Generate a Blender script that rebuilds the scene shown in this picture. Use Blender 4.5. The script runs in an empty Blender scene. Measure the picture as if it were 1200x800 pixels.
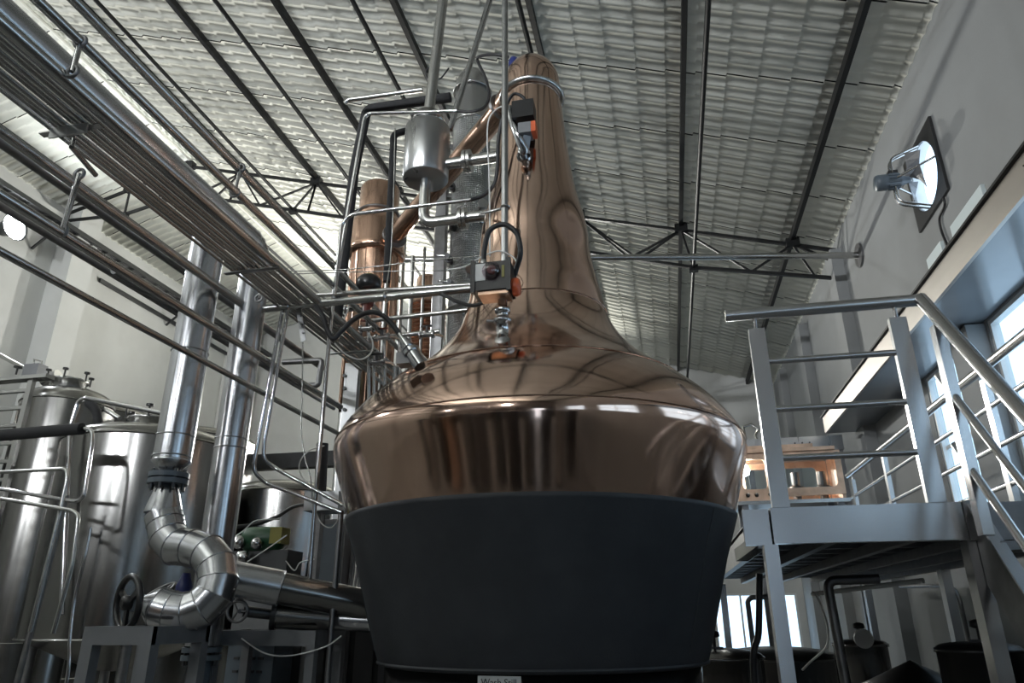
import bpy, math, random
from mathutils import Vector, Matrix
random.seed(7)
PI = math.pi
scene = bpy.context.scene
col = scene.collection

# ------------------------------------------------------------------ camera
F = 830.0
EYE = Vector((0, 0, 1.6))
Yc = Vector((190, 320, F)).normalized()
Zc = Vector((-10, -2150, F)); Zc = (Zc - Yc * Zc.dot(Yc)).normalized()
Xc = Yc.cross(Zc)
ROT = Matrix((Xc, Yc, Zc))                       # world = ROT @ camera ray (x right, y down, z forward)
cam = bpy.data.cameras.new('camera')
cam.sensor_width = 36.0; cam.sensor_fit = 'HORIZONTAL'; cam.lens = F / 1200 * 36; cam.clip_start = 0.05; cam.clip_end = 200
co = bpy.data.objects.new('camera', cam); col.objects.link(co)
r_ = ROT @ Vector((1, 0, 0)); u_ = ROT @ Vector((0, -1, 0)); b_ = ROT @ Vector((0, 0, -1))
co.matrix_world = Matrix(((r_.x, u_.x, b_.x, 0), (r_.y, u_.y, b_.y, 0), (r_.z, u_.z, b_.z, 1.6), (0, 0, 0, 1)))
scene.camera = co

# ------------------------------------------------------------------ sky, lights, exposure
vs = scene.view_settings
vs.view_transform = 'Standard'; vs.look = 'None'; vs.gamma = 1.0; vs.use_curve_mapping = False
vs.exposure = 0.22
w = bpy.data.worlds.new('overcast_sky'); scene.world = w; w.use_nodes = True
bg = w.node_tree.nodes['Background']
bg.inputs['Color'].default_value = (0.62, 0.80, 1.0, 1); bg.inputs['Strength'].default_value = 2.3

def area_light(name, loc, aim, sx, sy, power, color, portal=False):
    l = bpy.data.lights.new(name, 'AREA'); l.shape = 'RECTANGLE'; l.size = sx; l.size_y = sy; l.energy = power; l.color = color
    o = bpy.data.objects.new(name, l); col.objects.link(o); o.location = loc
    o.rotation_euler = (Vector(aim) - Vector(loc)).to_track_quat('-Z', 'Y').to_euler()
    if portal: l.cycles.is_portal = True
    return o
# wall flood lamps, front and back ones added unseen to brighten the roof: (wall, along-wall coordinate, z, power); the fixtures are built further down
FLOODS = [('left', 9.19, 8.26, 260), ('left', 3.4, 8.45, 320), ('front', -8.0, 5.4, 2200), ('front', -4.8, 5.4, 2000), ('front', -1.6, 5.4, 1000), ('back', -6.0, 5.6, 1550), ('back', -3.0, 5.6, 1550)]
def flood_place(wall, c, z):
    return (Vector((-11.7, c, z)), Vector((1, 0, 0))) if wall == 'left' else (Vector((c, -7.0, z)), Vector((0, 1, 0))) if wall == 'front' else (Vector((c, 18.0, z)), Vector((0, -1, 0)))
for (fw, fc, fz, fp) in FLOODS:
    base_, out_ = flood_place(fw, fc, fz)
    l = bpy.data.lights.new('flood_lamp_light', 'SPOT'); l.energy = fp; l.color = (0.94, 0.97, 1.0) if fw != 'back' else (1.0, .98, .90); l.shadow_soft_size = .16
    l.spot_size = math.radians(125); l.spot_blend = .6
    o = bpy.data.objects.new('flood_lamp_light', l); col.objects.link(o); o.location = base_ + out_ * .62
    o.rotation_euler = (out_ + Vector((0, 0, {'left': .12, 'front': .95, 'back': .5}[fw]))).to_track_quat('-Z', 'Y').to_euler()

# ------------------------------------------------------------------ geometry helpers
def P(px, py, X=None, Y=None, Z=None):
    d = ROT @ Vector((px - 600, py - 400, F))
    s = X / d.x if X is not None else Y / d.y if Y is not None else (Z - EYE.z) / d.z
    return EYE + d * s

class MB:
    def __init__(self): self.v = []; self.f = []; self.flat = []
    def add(self, vs, fs, flat=False):
        n = len(self.v); self.v += [tuple(x) for x in vs]; self.f += [tuple(i + n for i in f) for f in fs]; self.flat += [flat] * len(fs)
        return self
    def box(self, c, s, rot=None, taper=1.0):
        c = Vector(c); hx, hy, hz = s[0] / 2, s[1] / 2, s[2] / 2
        vs = []
        for z in (-hz, hz):
            k = taper if z > 0 else 1
            for x, y in ((-hx, -hy), (hx, -hy), (hx, hy), (-hx, hy)):
                p = Vector((x * k, y * k, z)); p = rot @ p if rot is not None else p
                vs.append(c + p)
        return self.add(vs, [(3, 2, 1, 0), (4, 5, 6, 7), (0, 1, 5, 4), (1, 2, 6, 5), (2, 3, 7, 6), (3, 0, 4, 7)], True)
    def bbox(self, lo, hi):
        lo = Vector(lo); hi = Vector(hi); return self.box((lo + hi) / 2, hi - lo)
    def bar(self, a, b, w, h, up=Vector((0, 0, 1))):
        a = Vector(a); b = Vector(b); d = (b - a); L = d.length; d.normalize()
        up = Vector(up)
        if abs(d.dot(up)) > .99: up = Vector((0, 1, 0))
        x = d.cross(up).normalized(); z = x.cross(d)
        rot = Matrix((x, d, z)).transposed()
        return self.box((a + b) / 2, (w, L, h), rot)
    def tube(self, pts, r, n=10, caps=True, flat=False):
        pts = [Vector(p) for p in pts]; rs = r if isinstance(r, (list, tuple)) else [r] * len(pts)
        m = len(pts); tang = []
        for i in range(m):
            a = pts[max(i - 1, 0)]; b = pts[min(i + 1, m - 1)]
            if 0 < i < m - 1: t = (pts[i] - a).normalized() + (b - pts[i]).normalized()
            else: t = b - a
            tang.append(t.normalized() if t.length > 1e-9 else Vector((0, 0, 1)))
        t0 = tang[0]; nrm = t0.cross(Vector((0, 0, 1)))
        if nrm.length < 1e-3: nrm = t0.cross(Vector((0, 1, 0)))
        nrm.normalize(); vs = []
        for i in range(m):
            nrm = (nrm - tang[i] * nrm.dot(tang[i])).normalized(); bn = tang[i].cross(nrm)
            sc = 1.0
            for k in range(n):
                a = 2 * PI * k / n
                off = nrm * math.cos(a) + bn * math.sin(a)
                if 0 < i < m - 1:                       # keep the section round through a mitre
                    d1 = (pts[i] - pts[i - 1]).normalized(); c = max(d1.dot(tang[i]), .35)
                    ax = (pts[i + 1] - pts[i]).normalized() - d1
                    if ax.length > 1e-6:
                        ax = (ax - tang[i] * ax.dot(tang[i])).normalized()
                        comp = off.dot(ax); off = off + ax * comp * (1 / c - 1)
                vs.append(pts[i] + off * rs[i])
        fs = []
        for i in range(m - 1):
            for k in range(n):
                k2 = (k + 1) % n; fs.append((i * n + k, i * n + k2, (i + 1) * n + k2, (i + 1) * n + k))
        self.add(vs, fs, flat)
        if caps:
            self.add([vs[k] for k in range(n)], [tuple(range(n - 1, -1, -1))], True)
            self.add([vs[(m - 1) * n + k] for k in range(n)], [tuple(range(n))], True)
        return self
    def lathe(self, prof, c=(0, 0, 0), n=32, rot=None, cap=True):
        c = Vector(c); vs = []
        for (r, z) in prof:
            for k in range(n):
                a = 2 * PI * k / n; p = Vector((r * math.cos(a), r * math.sin(a), z)); vs.append(c + (rot @ p if rot is not None else p))
        fs = []
        for i in range(len(prof) - 1):
            for k in range(n):
                k2 = (k + 1) % n; fs.append((i * n + k, i * n + k2, (i + 1) * n + k2, (i + 1) * n + k))
        self.add(vs, fs)
        if cap:
            if prof[0][0] > 1e-5: self.add(vs[:n], [tuple(range(n - 1, -1, -1))], True)
            if prof[-1][0] > 1e-5: self.add(vs[-n:], [tuple(range(n))], True)
        return self
    def disc(self, c, axis, r, t, n=20):
        rot = Vector(axis).to_track_quat('Z', 'Y').to_matrix()
        return self.lathe([(r, -t / 2), (r, t / 2)], c, n, rot)
    def ring(self, c, axis, R, r, n=28, m=8):
        rot = Vector(axis).to_track_quat('Z', 'Y').to_matrix()
        prof = [(R + r * math.cos(2 * PI * i / m), r * math.sin(2 * PI * i / m)) for i in range(m + 1)]
        return self.lathe(prof, c, n, rot, cap=False)
    def build(self, name, mat, parent=None, loc=None):
        me = bpy.data.meshes.new(name)
        off = Vector(loc) if loc is not None else Vector((0, 0, 0))
        base = off
        if parent is not None: base = Vector(parent.get('_o', (0, 0, 0)))
        me.from_pydata([tuple(Vector(v) - base) for v in self.v], [], self.f)
        me.polygons.foreach_set('use_smooth', [not x for x in self.flat])
        me.materials.append(mat); me.update()
        o = bpy.data.objects.new(name, me); col.objects.link(o)
        if parent is not None: o.parent = parent; o['_o'] = tuple(base)
        else: o.location = base; o['_o'] = tuple(base)
        return o

def fillet(pts, r, n=6):
    pts = [Vector(p) for p in pts]; out = [pts[0]]
    for i in range(1, len(pts) - 1):
        a, b, c = pts[i - 1], pts[i], pts[i + 1]
        d1 = a - b; d2 = c - b; k = min(r, d1.length * .49, d2.length * .49)
        p1 = b + d1.normalized() * k; p2 = b + d2.normalized() * k
        for j in range(n + 1):
            t = j / n; out.append(p1 * (1 - t) ** 2 + b * 2 * t * (1 - t) + p2 * t * t)
    out.append(pts[-1]); return out
def smooth(pts, n=8):                             # Catmull-Rom
    p = [Vector(q) for q in pts]; p = [p[0] * 2 - p[1]] + p + [p[-1] * 2 - p[-2]]; out = []
    for i in range(1, len(p) - 2):
        for j in range(n):
            t = j / n; a, b, c, d = p[i - 1], p[i], p[i + 1], p[i + 2]
            out.append(0.5 * ((2 * b) + (c - a) * t + (2 * a - 5 * b + 4 * c - d) * t * t + (3 * b - a - 3 * c + d) * t ** 3))
    out.append(p[-2]); return out
def tag(o, label, cat, group=None):
    o['label'] = label; o['category'] = cat
    if group: o['group'] = group
    return o
def struct(o): o['kind'] = 'structure'; return o
def thing(name, loc, label, cat, group=None):
    o = bpy.data.objects.new(name, None); col.objects.link(o); o.location = loc; o['_o'] = tuple(loc); o.empty_display_size = .1
    return tag(o, label, cat, group)
def copy_tree(o, parent=None, off=None):
    c = o.copy(); col.objects.link(c); c.parent = parent
    if off is not None: c.location = o.location + Vector(off)
    for ch in [x for x in o.children]: copy_tree(ch, c)
    return c
def pipe(name, pts, r, mat, label=None, cat='pipe', group=None, parent=None, bend=None, curve=False, n=10):
    pts = smooth(pts) if curve else (fillet(pts, bend) if bend else pts)
    o = MB().tube(pts, r, n).build(name, mat, parent, None if parent else pts[0])
    if label: tag(o, label, cat, group)
    return o

# ------------------------------------------------------------------ materials
def mat(name, color, metal=0.0, rough=0.5, noise=0.0, nscale=8.0, bump=0.0, bscale=20.0, stretch=(1, 1, 1), rvar=0.0, spec=0.5, dirt=None, dscale=2.0, damt=0.0):
    m = bpy.data.materials.new(name); m.use_nodes = True; nt = m.node_tree; b = nt.nodes['Principled BSDF']
    b.inputs['Base Color'].default_value = (*color, 1); b.inputs['Metallic'].default_value = metal; b.inputs['Roughness'].default_value = rough
    b.inputs['Specular IOR Level'].default_value = spec
    tc = nt.nodes.new('ShaderNodeTexCoord'); mp = nt.nodes.new('ShaderNodeMapping'); mp.inputs['Scale'].default_value = stretch
    nt.links.new(tc.outputs['Object'], mp.inputs['Vector'])
    def nz(scale, detail=4):
        n = nt.nodes.new('ShaderNodeTexNoise'); n.inputs['Scale'].default_value = scale; n.inputs['Detail'].default_value = detail
        nt.links.new(mp.outputs['Vector'], n.inputs['Vector']); return n
    csock = None
    if noise:
        n = nz(nscale); mr = nt.nodes.new('ShaderNodeMapRange'); mr.inputs['From Min'].default_value = .3; mr.inputs['From Max'].default_value = .7
        mr.inputs['To Min'].default_value = 1 - noise; mr.inputs['To Max'].default_value = 1 + noise
        nt.links.new(n.outputs['Fac'], mr.inputs['Value'])
        mx = nt.nodes.new('ShaderNodeMix'); mx.data_type = 'RGBA'; mx.blend_type = 'MULTIPLY'; mx.inputs['Factor'].default_value = 1
        mx.inputs['A'].default_value = (*color, 1); nt.links.new(mr.outputs['Result'], mx.inputs['B']); csock = mx.outputs['Result']
    if dirt:
        n = nz(dscale, 6); mr = nt.nodes.new('ShaderNodeMapRange'); mr.inputs['From Min'].default_value = .45; mr.inputs['From Max'].default_value = .7
        mr.inputs['To Min'].default_value = 0; mr.inputs['To Max'].default_value = damt
        nt.links.new(n.outputs['Fac'], mr.inputs['Value'])
        mx = nt.nodes.new('ShaderNodeMix'); mx.data_type = 'RGBA'; mx.inputs['A'].default_value = (*color, 1); mx.inputs['B'].default_value = (*dirt, 1)
        if csock: nt.links.new(csock, mx.inputs['A'])
        nt.links.new(mr.outputs['Result'], mx.inputs['Factor']); csock = mx.outputs['Result']
    if csock: nt.links.new(csock, b.inputs['Base Color'])
    if rvar:
        n = nz(nscale * 1.7); mr = nt.nodes.new('ShaderNodeMapRange'); mr.inputs['From Min'].default_value = .3; mr.inputs['From Max'].default_value = .7
        mr.inputs['To Min'].default_value = max(rough - rvar, .02); mr.inputs['To Max'].default_value = rough + rvar
        nt.links.new(n.outputs['Fac'], mr.inputs['Value']); nt.links.new(mr.outputs['Result'], b.inputs['Roughness'])
    if bump:
        n = nz(bscale); bp = nt.nodes.new('ShaderNodeBump'); bp.inputs['Strength'].default_value = 1; bp.inputs['Distance'].default_value = bump
        nt.links.new(n.outputs['Fac'], bp.inputs['Height']); nt.links.new(bp.outputs['Normal'], b.inputs['Normal'])
    return m
M = dict(
    copper=mat('polished_copper', (.66, .47, .375), 1, .12, .08, 3, .0010, 4.5, (1, 1, .35), .04, dirt=(.48, .325, .26), dscale=2.5, damt=.5),
    copper_v=mat('lacquered_copper', (.56, .37, .275), 1, .2, .12, 5, .001, 9, (1, 1, .2), .06),
    copper_old=mat('weathered_copper', (.62, .42, .30), 1, .38, .25, 9, .001, 20, rvar=.1),
    steel=mat('stainless_steel', (.50, .50, .49), 1, .24, .03, 3),
    steel_p=mat('polished_stainless', (.54, .54, .55), 1, .13),
    steel_b=mat('brushed_stainless', (.42, .425, .43), 1, .30, .06, 6, .0003, 60, (1, 1, .08), .04),
    steel_t=mat('tank_stainless', (.245, .243, .236), 1, .22, .07, 2, .0006, 3, (1, 1, .25), .05),
    steel_d=mat('dull_steel', (.22, .22, .225), 1, .42, .15, 12),
    rail=mat('rail_stainless', (.58, .58, .585), 1, .26, .04, 5),
    clad=mat('aluminium_cladding', (.52, .53, .55), 1, .24, .05, 4, .0004, 8, rvar=.03),
    jacket=mat('black_insulation_jacket', (.025, .028, .033), 0, .6, .12, 6, .0008, 90, dirt=(.036, .039, .044), dscale=7, damt=.5, spec=.4),
    black=mat('black_paint', (.011, .0115, .012), 0, .5, .2, 9, spec=.25),
    rubber=mat('black_rubber', (.014, .014, .016), 0, .5),
    foam=mat('black_foam_insulation', (.012, .0125, .014), 0, .85, .2, 20, .002, 60),
    plastic=mat('black_plastic', (.012, .012, .013), 0, .28),
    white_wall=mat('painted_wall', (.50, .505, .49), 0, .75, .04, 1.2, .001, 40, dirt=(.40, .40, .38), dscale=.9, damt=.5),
    falloff_wall=mat('wall_darkened_for_falloff', (.235, .245, .25), 0, .75, .04, 1.2, .001, 40, dirt=(.19, .195, .195), dscale=.9, damt=.5),  # white wall with its colour darkened to stand in for light fall-off
    concrete=mat('concrete_floor', (.20, .197, .19), 0, .45, .2, 2, .001, 30, dirt=(.12, .12, .115), dscale=.8, damt=.7),
    roof=mat('painted_roof_sheet', (.74, .74, .67), 0, .55, .05, 1.5, dirt=(.60, .60, .53), dscale=.7, damt=.5),
    backing=mat('roof_backing', (.05, .05, .05), 0, .8),
    timber=mat('dark_timber', (.085, .079, .074), 0, .6, .2, 3), timber_d=mat('darker_timber', (.03, .028, .027), 0, .6, .2, 3), timber_l=mat('lighter_timber', (.21, .195, .18), 0, .6, .2, 3),
    grey=mat('grey_painted_steel', (.16, .165, .175), 0, .45, .1, 8),
    bluegrey=mat('blue_grey_paint', (.10, .125, .15), 0, .4, .1, 8),
    white=mat('white_plastic', (.62, .63, .62), 0, .4),
    pale=mat('pale_panel', (.62, .70, .72), 0, .4),
    orange=mat('orange_plastic', (.60, .11, .035), 0, .35),
    green=mat('green_paint', (.012, .07, .028), 0, .35, .1, 9),
    yellow=mat('yellow_plastic', (.22, .20, .03), 0, .4),
    blue=mat('blue_plastic', (.02, .03, .14), 0, .35),
    red=mat('red_paint', (.14, .028, .02), 0, .4),
    tin=mat('dark_tin', (.09, .092, .095), 1, .4),
    text=mat('sign_ink', (.012, .014, .016), 0, .5),
    ledge=mat('brushed_ledge_cladding', (.40, .375, .35), 1, .42, .1, 4, .0005, 40, (1, .1, 1)),
    soffit=mat('glossy_grey_soffit', (.20, .215, .23), 0, .16, .06, 2, spec=.6),
)
def glass_mat(name, tint, alpha):
    m = bpy.data.materials.new(name); m.use_nodes = True; nt = m.node_tree; nt.nodes.clear()
    o = nt.nodes.new('ShaderNodeOutputMaterial'); t = nt.nodes.new('ShaderNodeBsdfTransparent'); g = nt.nodes.new('ShaderNodeBsdfGlossy')
    mx = nt.nodes.new('ShaderNodeMixShader'); t.inputs['Color'].default_value = (*tint, 1); g.inputs['Roughness'].default_value = .03
    mx.inputs['Fac'].default_value = alpha
    nt.links.new(t.outputs[0], mx.inputs[1]); nt.links.new(g.outputs[0], mx.inputs[2]); nt.links.new(mx.outputs[0], o.inputs['Surface'])
    return m
M['glass'] = glass_mat('window_glass', (.90, .95, .97), .06)
M['lens'] = glass_mat('clear_plastic', (.75, .68, .72), .18)
def emit_mat(name, color, strength):
    m = bpy.data.materials.new(name); m.use_nodes = True; nt = m.node_tree; b = nt.nodes['Principled BSDF']
    b.inputs['Base Color'].default_value = (*color, 1); b.inputs['Emission Color'].default_value = (*color, 1); b.inputs['Emission Strength'].default_value = strength
    return m
M['lamp'] = emit_mat('flood_lamp_glow', (.93, .98, 1.0), 140)
M['bulb'] = emit_mat('added_bulb_glow', (1.0, .96, .9), 40)  # glow for the bulb added inside the spirit safe
# braided / embossed sheath: fine diamond relief on real geometry
def diamond_mat():
    m = mat('diamond_embossed_steel', (.30, .305, .30), 1, .3, .1, 9); nt = m.node_tree; b = nt.nodes['Principled BSDF']
    tc = nt.nodes.new('ShaderNodeTexCoord'); sp = nt.nodes.new('ShaderNodeSeparateXYZ'); nt.links.new(tc.outputs['Object'], sp.inputs[0])
    at = nt.nodes.new('ShaderNodeMath'); at.operation = 'ARCTAN2'; nt.links.new(sp.outputs['Y'], at.inputs[0]); nt.links.new(sp.outputs['X'], at.inputs[1])
    def mth(op, a, bb):
        n = nt.nodes.new('ShaderNodeMath'); n.operation = op
        for i, x in enumerate((a, bb)):
            if isinstance(x, (int, float)): n.inputs[i].default_value = x
            elif x is not None: nt.links.new(x, n.inputs[i])
        return n.outputs[0]
    a = mth('MULTIPLY', at.outputs[0], 30); z = mth('MULTIPLY', sp.outputs['Z'], 130)
    s = mth('MULTIPLY', mth('SINE', mth('ADD', a, z), None), mth('SINE', mth('SUBTRACT', a, z), None))
    bp = nt.nodes.new('ShaderNodeBump'); bp.inputs['Distance'].default_value = .006; bp.inputs['Strength'].default_value = 1
    nt.links.new(s, bp.inputs['Height']); nt.links.new(bp.outputs['Normal'], b.inputs['Normal']); return m
M['diamond'] = diamond_mat()

# ------------------------------------------------------------------ the hall
XL, XR, YB, YF = -11.7, 2.9, 18.0, -7.0
XRIDGE, SL, Z0 = -8.9, 0.28, 7.79
def zroof(x): return Z0 - SL * x if x >= XRIDGE else Z0 - SL * XRIDGE + SL * (x - XRIDGE)
floor = struct(MB().bbox((XL - .2, YF - .2, -.2), (XR + .2, YB + .2, 0)).build('floor', M['concrete']))

def holed_wall(mb, axis, pos, th, a0, a1, z0, z1, holes):
    As = sorted({a0, a1} | {h[0] for h in holes} | {h[1] for h in holes}); Zs = sorted({z0, z1} | {h[2] for h in holes} | {h[3] for h in holes})
    for i in range(len(As) - 1):
        for j in range(len(Zs) - 1):
            ca = (As[i] + As[i + 1]) / 2; cz = (Zs[j] + Zs[j + 1]) / 2
            if any(h[0] < ca < h[1] and h[2] < cz < h[3] for h in holes): continue
            lo = [0, 0, Zs[j]]; hi = [0, 0, Zs[j + 1]]
            k = 0 if axis == 'x' else 1
            lo[k], hi[k] = min(pos, pos + th), max(pos, pos + th); lo[1 - k], hi[1 - k] = As[i], As[i + 1]
            mb.bbox(lo, hi)
    return mb
FAN = Vector((XR, 6.95, 5.80)); FANR = .36
RW = [(4.95, 6.52, 2.45, 4.0), (7.0, 8.2, 2.45, 4.0), (2.6, 4.6, 2.62, 3.98), (-.6, 1.6, 2.62, 3.98), (-4.2, -1.8, 2.62, 3.98)]
fan_hole = (FAN.y - FANR, FAN.y + FANR, FAN.z - FANR, FAN.z + FANR)
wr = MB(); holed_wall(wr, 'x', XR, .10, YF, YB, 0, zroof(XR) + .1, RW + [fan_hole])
wall_right = struct(wr.build('wall_right', M['falloff_wall']))
for y in (4.76, 6.76, 10.5, 13.5, 16.2): MB().bbox((XR - .16, y - .2, 0), (XR + .02, y + .2, 4.0 if y < 7 else 6.75)).build('pilaster', M['falloff_wall'], wall_right)
BW = [(.9, 2.75, .0, 2.05)]
wb = MB(); holed_wall(wb, 'y', YB, .22, XL, XR, 0, 10.4, BW); wall_back = struct(wb.build('wall_back', M['white_wall']))
FW = [(.9, 1.9, 0, 3.2)]
wf = MB(); holed_wall(wf, 'y', YF, -.22, XL, XR, 0, 10.4, FW); wall_front = struct(wf.build('wall_front', M['timber']))
random.seed(11)
x = XL + .1
while x < XR - .3:                                # uneven upright boards on the lower part of the doorway wall
    wd = random.uniform(.18, .5)
    if not (.65 - wd < x < 1.95): MB().bbox((x, YF, .0), (x + wd - .03, YF + random.uniform(.03, .14), random.uniform(3.6, 4.3))).build('board', M[random.choice(['timber', 'timber_d', 'timber_l', 'timber_d'])], wall_front)
    x += wd
wl = MB(); wl.bbox((XL - .22, YF, 0), (XL, YB, 9.7)); wall_left = struct(wl.build('wall_left', M['white_wall']))
for y in (-1.2, 4.8, 10.8, 16.8): MB().bbox((XL, y - .28, 0), (XL + .45, y + .28, 9.55)).build('column', M['white_wall'], wall_left)
m = MB(); m.bbox((XL, YF, 9.0), (XL + .2, YB, 9.25)); m.build('ring_beam', M['white_wall'], wall_left)

def window(n, axis, pos, h, nv, nh, tr=.05):
    a0, a1, z0, z1 = h; f = MB()
    def bx(b0, b1, c0, c1, d=.07):
        if axis == 'x': f.bbox((pos + .01, b0, c0), (pos + .01 + d, b1, c1))
        else: f.bbox((b0, pos + .01, c0), (b1, pos + .01 + d, c1))
    bx(a0, a0 + tr, z0, z1); bx(a1 - tr, a1, z0, z1); bx(a0 + tr, a1 - tr, z0, z0 + tr); bx(a0 + tr, a1 - tr, z1 - tr, z1)
    for i in range(1, nv): c = a0 + (a1 - a0) * i / nv; bx(c - tr * .4, c + tr * .4, z0 + tr, z1 - tr)
    fr = struct(f.build('window_%d' % n, M['white']))
    ys = [a0 + (a1 - a0) * i / nv for i in range(nv + 1)]; zs = [z0 + (z1 - z0) * i / nh for i in range(nh + 1)]
    for j in range(1, nh):
        g = MB(); 
        if axis == 'x': g.bbox((pos + .05, a0 + tr, zs[j] - .02), (pos + .10, a1 - tr, zs[j] + .02))
        else: g.bbox((a0 + tr, pos + .05, zs[j] - .02), (a1 - tr, pos + .10, zs[j] + .02))
        g.build('glazing_bar', M['white'], fr)
    for i in range(nv):
        for j in range(nh):
            g = MB()
            if axis == 'x': g.bbox((pos + .042, ys[i] + .02, zs[j] + .02), (pos + .048, ys[i + 1] - .02, zs[j + 1] - .02))
            else: g.bbox((ys[i] + .02, pos + .072, zs[j] + .02), (ys[i + 1] - .02, pos + .078, zs[j + 1] - .02))
            g.build('pane', M['glass'], fr)
    return fr
for i, h in enumerate(RW):
    window(i + 1, 'x', XR, h, 2, 2, .04)
    area_light('window_portal', (XR + .12, (h[0] + h[1]) / 2, (h[2] + h[3]) / 2), (XR - 5, (h[0] + h[1]) / 2, (h[2] + h[3]) / 2), h[3] - h[2], h[1] - h[0], 1, (1, 1, 1), True)
window(6, 'y', YB, BW[0], 3, 1)
area_light('window_portal', (1.82, YB + .2, 1.02), (1.82, 0, 1.02), 1.85, 2.05, 1, (1, 1, 1), True)
h = FW[0]
area_light('doorway_portal', ((h[0] + h[1]) / 2, YF - .2, h[3] / 2), ((h[0] + h[1]) / 2, 0, h[3] / 2), h[1] - h[0], h[3], 1, (1, 1, 1), True)

# roof: backing, tile-profile sheets
m = MB()
for (xa, xb) in ((XRIDGE, XR + .3), (XL - .3, XRIDGE)):
    za, zb = zroof(xa) + .16, zroof(xb) + .16
    m.add([(xa, YF - .3, za), (xb, YF - .3, zb), (xb, YB + .3, zb), (xa, YB + .3, za), (xa, YF - .3, za + .1), (xb, YF - .3, zb + .1), (xb, YB + .3, zb + .1), (xa, YB + .3, za + .1)],
          [(0, 3, 2, 1), (4, 5, 6, 7), (0, 1, 5, 4), (1, 2, 6, 5), (2, 3, 7, 6), (3, 0, 4, 7)], True)
ceiling = struct(m.build('ceiling', M['backing']))
PW, RP, SP = 1.17, .195, .345
def sheet_mesh(x0, x1, sgn):
    mb = MB(); us = []; L = abs(x1 - x0); k = 0
    while k * SP < L - .02:
        a = k * SP; b = min(a + SP - .012, L)
        us += [(a, 0.0), (b, .036)]; k += 1
    nv = 48; vs = []
    for (u, drop) in us:
        x = x0 + (x1 - x0) * u / L
        for j in range(nv + 1):
            v = (PW - .012) * j / nv; t = (v / RP) % 1.0
            hgt = .038 * (abs(math.sin(PI * t)) ** .8)
            vs.append((x, v, zroof(x) - SL * 0 + hgt - drop + .02))
    fs = []
    for i in range(len(us) - 1):
        for j in range(nv): fs.append((i * (nv + 1) + j, i * (nv + 1) + j + 1, (i + 1) * (nv + 1) + j + 1, (i + 1) * (nv + 1) + j))
    mb.add(vs, fs); return mb
first = {}
ystart = 7.0 - 12 * PW
for side, (xa, xb) in (('r', (XRIDGE, XR + .02)), ('l', (XRIDGE, XL - .02))):
    proto = sheet_mesh(xa, xb, 1).build('roof_sheet', M['roof'], ceiling)
    proto.location = (0, ystart, 0)
    k = 1
    while ystart + k * PW < YB:
        c = proto.copy(); col.objects.link(c); c.parent = ceiling; c.location = (0, ystart + k * PW, 0); k += 1
m = MB(); m.tube([(XRIDGE, YF, zroof(XRIDGE) - .02), (XRIDGE, YB, zroof(XRIDGE) - .02)], .03, 6); m.build('ridge_strip', M['roof'], ceiling)

# purlins, tie rods, truss
PX = [2.27 - 1.66 * i for i in range(7)] + [-10.2]
def purlin_pos(i):
    return ['nearest to the wall with the extractor fan', 'second in from the fan wall', 'third in from the fan wall', 'fourth in from the fan wall', 'fifth in from the fan wall', 'sixth in from the fan wall', 'seventh in from the fan wall, beside the ridge', 'on the short roof slope beside the flood-lamp wall'][i]
for i, x in enumerate(PX):
    z = zroof(x) - .065
    o = MB().bbox((x - .03, YF, z - .055), (x + .03, YB, z + .055)).build('roof_purlin', M['black'])
    tag(o, 'black steel purlin under the white roof, ' + purlin_pos(i), 'purlin', 'black roof purlins')
RX = [.74, -1.03, -2.86, -4.65, -6.45, -8.2]
for i, x in enumerate(RX):
    z = zroof(x) - .82
    o = MB().tube([(x, YF, z), (x, YB, z)], .028, 8).build('tie_tube', M['black'])
    tag(o, 'thin black bracing tube running below the purlins, %s from the fan wall' % ['first', 'second', 'third', 'fourth', 'fifth', 'sixth'][i], 'brace', 'black bracing tubes at truss bottom level')
def truss(y, label):
    t = thing('roof_truss', (0, y, 0), label, 'truss', 'pitched roof trusses')
    top = lambda x: zroof(x) - .16
    ends = [(XL + .02, .30), (-10.2, .75), (-8.9, .82), (-8.2, .82)] + [(x, .82) for x in RX[4::-1]] + [(2.7, .42)]
    bot = [(x, zroof(x) - d) for x, d in ends]; bot[-1] = (XR - .14, 6.36)
    def br(name, a, b, w=.05): MB().bar((a[0], y, a[1]), (b[0], y, b[1]), w, w, (0, 1, 0)).build(name, M['black'], t)
    br('top_chord', (XRIDGE, top(XRIDGE)), (XR - .02, top(XR))); br('top_chord', (XL + .02, top(XL)), (XRIDGE, top(XRIDGE)))
    for a, b in zip(bot, bot[1:]): br('bottom_chord', a, b)
    topn = sorted(PX + [XRIDGE])
    for x, z in bot[1:-1]:
        for s in (-1, 1):
            c = [q for q in topn if (q - x) * s > .25]
            if c:
                q = min(c, key=lambda q: abs(q - x)); mid = ((x + q) / 2 + s * .1, 0)
                zb = None
                for a, b in zip(bot, bot[1:]):
                    if a[0] <= mid[0] <= b[0]: zb = a[1] + (b[1] - a[1]) * (mid[0] - a[0]) / (b[0] - a[0])
                br('web', (q, top(q)), (mid[0], zb), .032)
                n0 = min(topn, key=lambda k: abs(k - x)); br('web', (n0, top(n0)), (mid[0], zb), .032)
        n = min(topn, key=lambda q: abs(q - x)); br('web', (n, top(n)), (x, z), .032)
        MB().box((x, y, z - .02), (.14, .1, .1)).build('gusset', M['black'], t)
    for q in topn: MB().box((q, y, top(q) + .02), (.2, .14, .14)).build('gusset', M['black'], t)
    br('web', (PX[0], top(PX[0])), (PX[0] + .25, 6.40), .032); br('web', (PX[0], top(PX[0])), (XR - .05, 6.62), .04)
truss(10.5, 'black lattice roof truss spanning the hall beyond the copper still')
truss(3.9, 'black lattice roof truss spanning the hall above the copper still')

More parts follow.
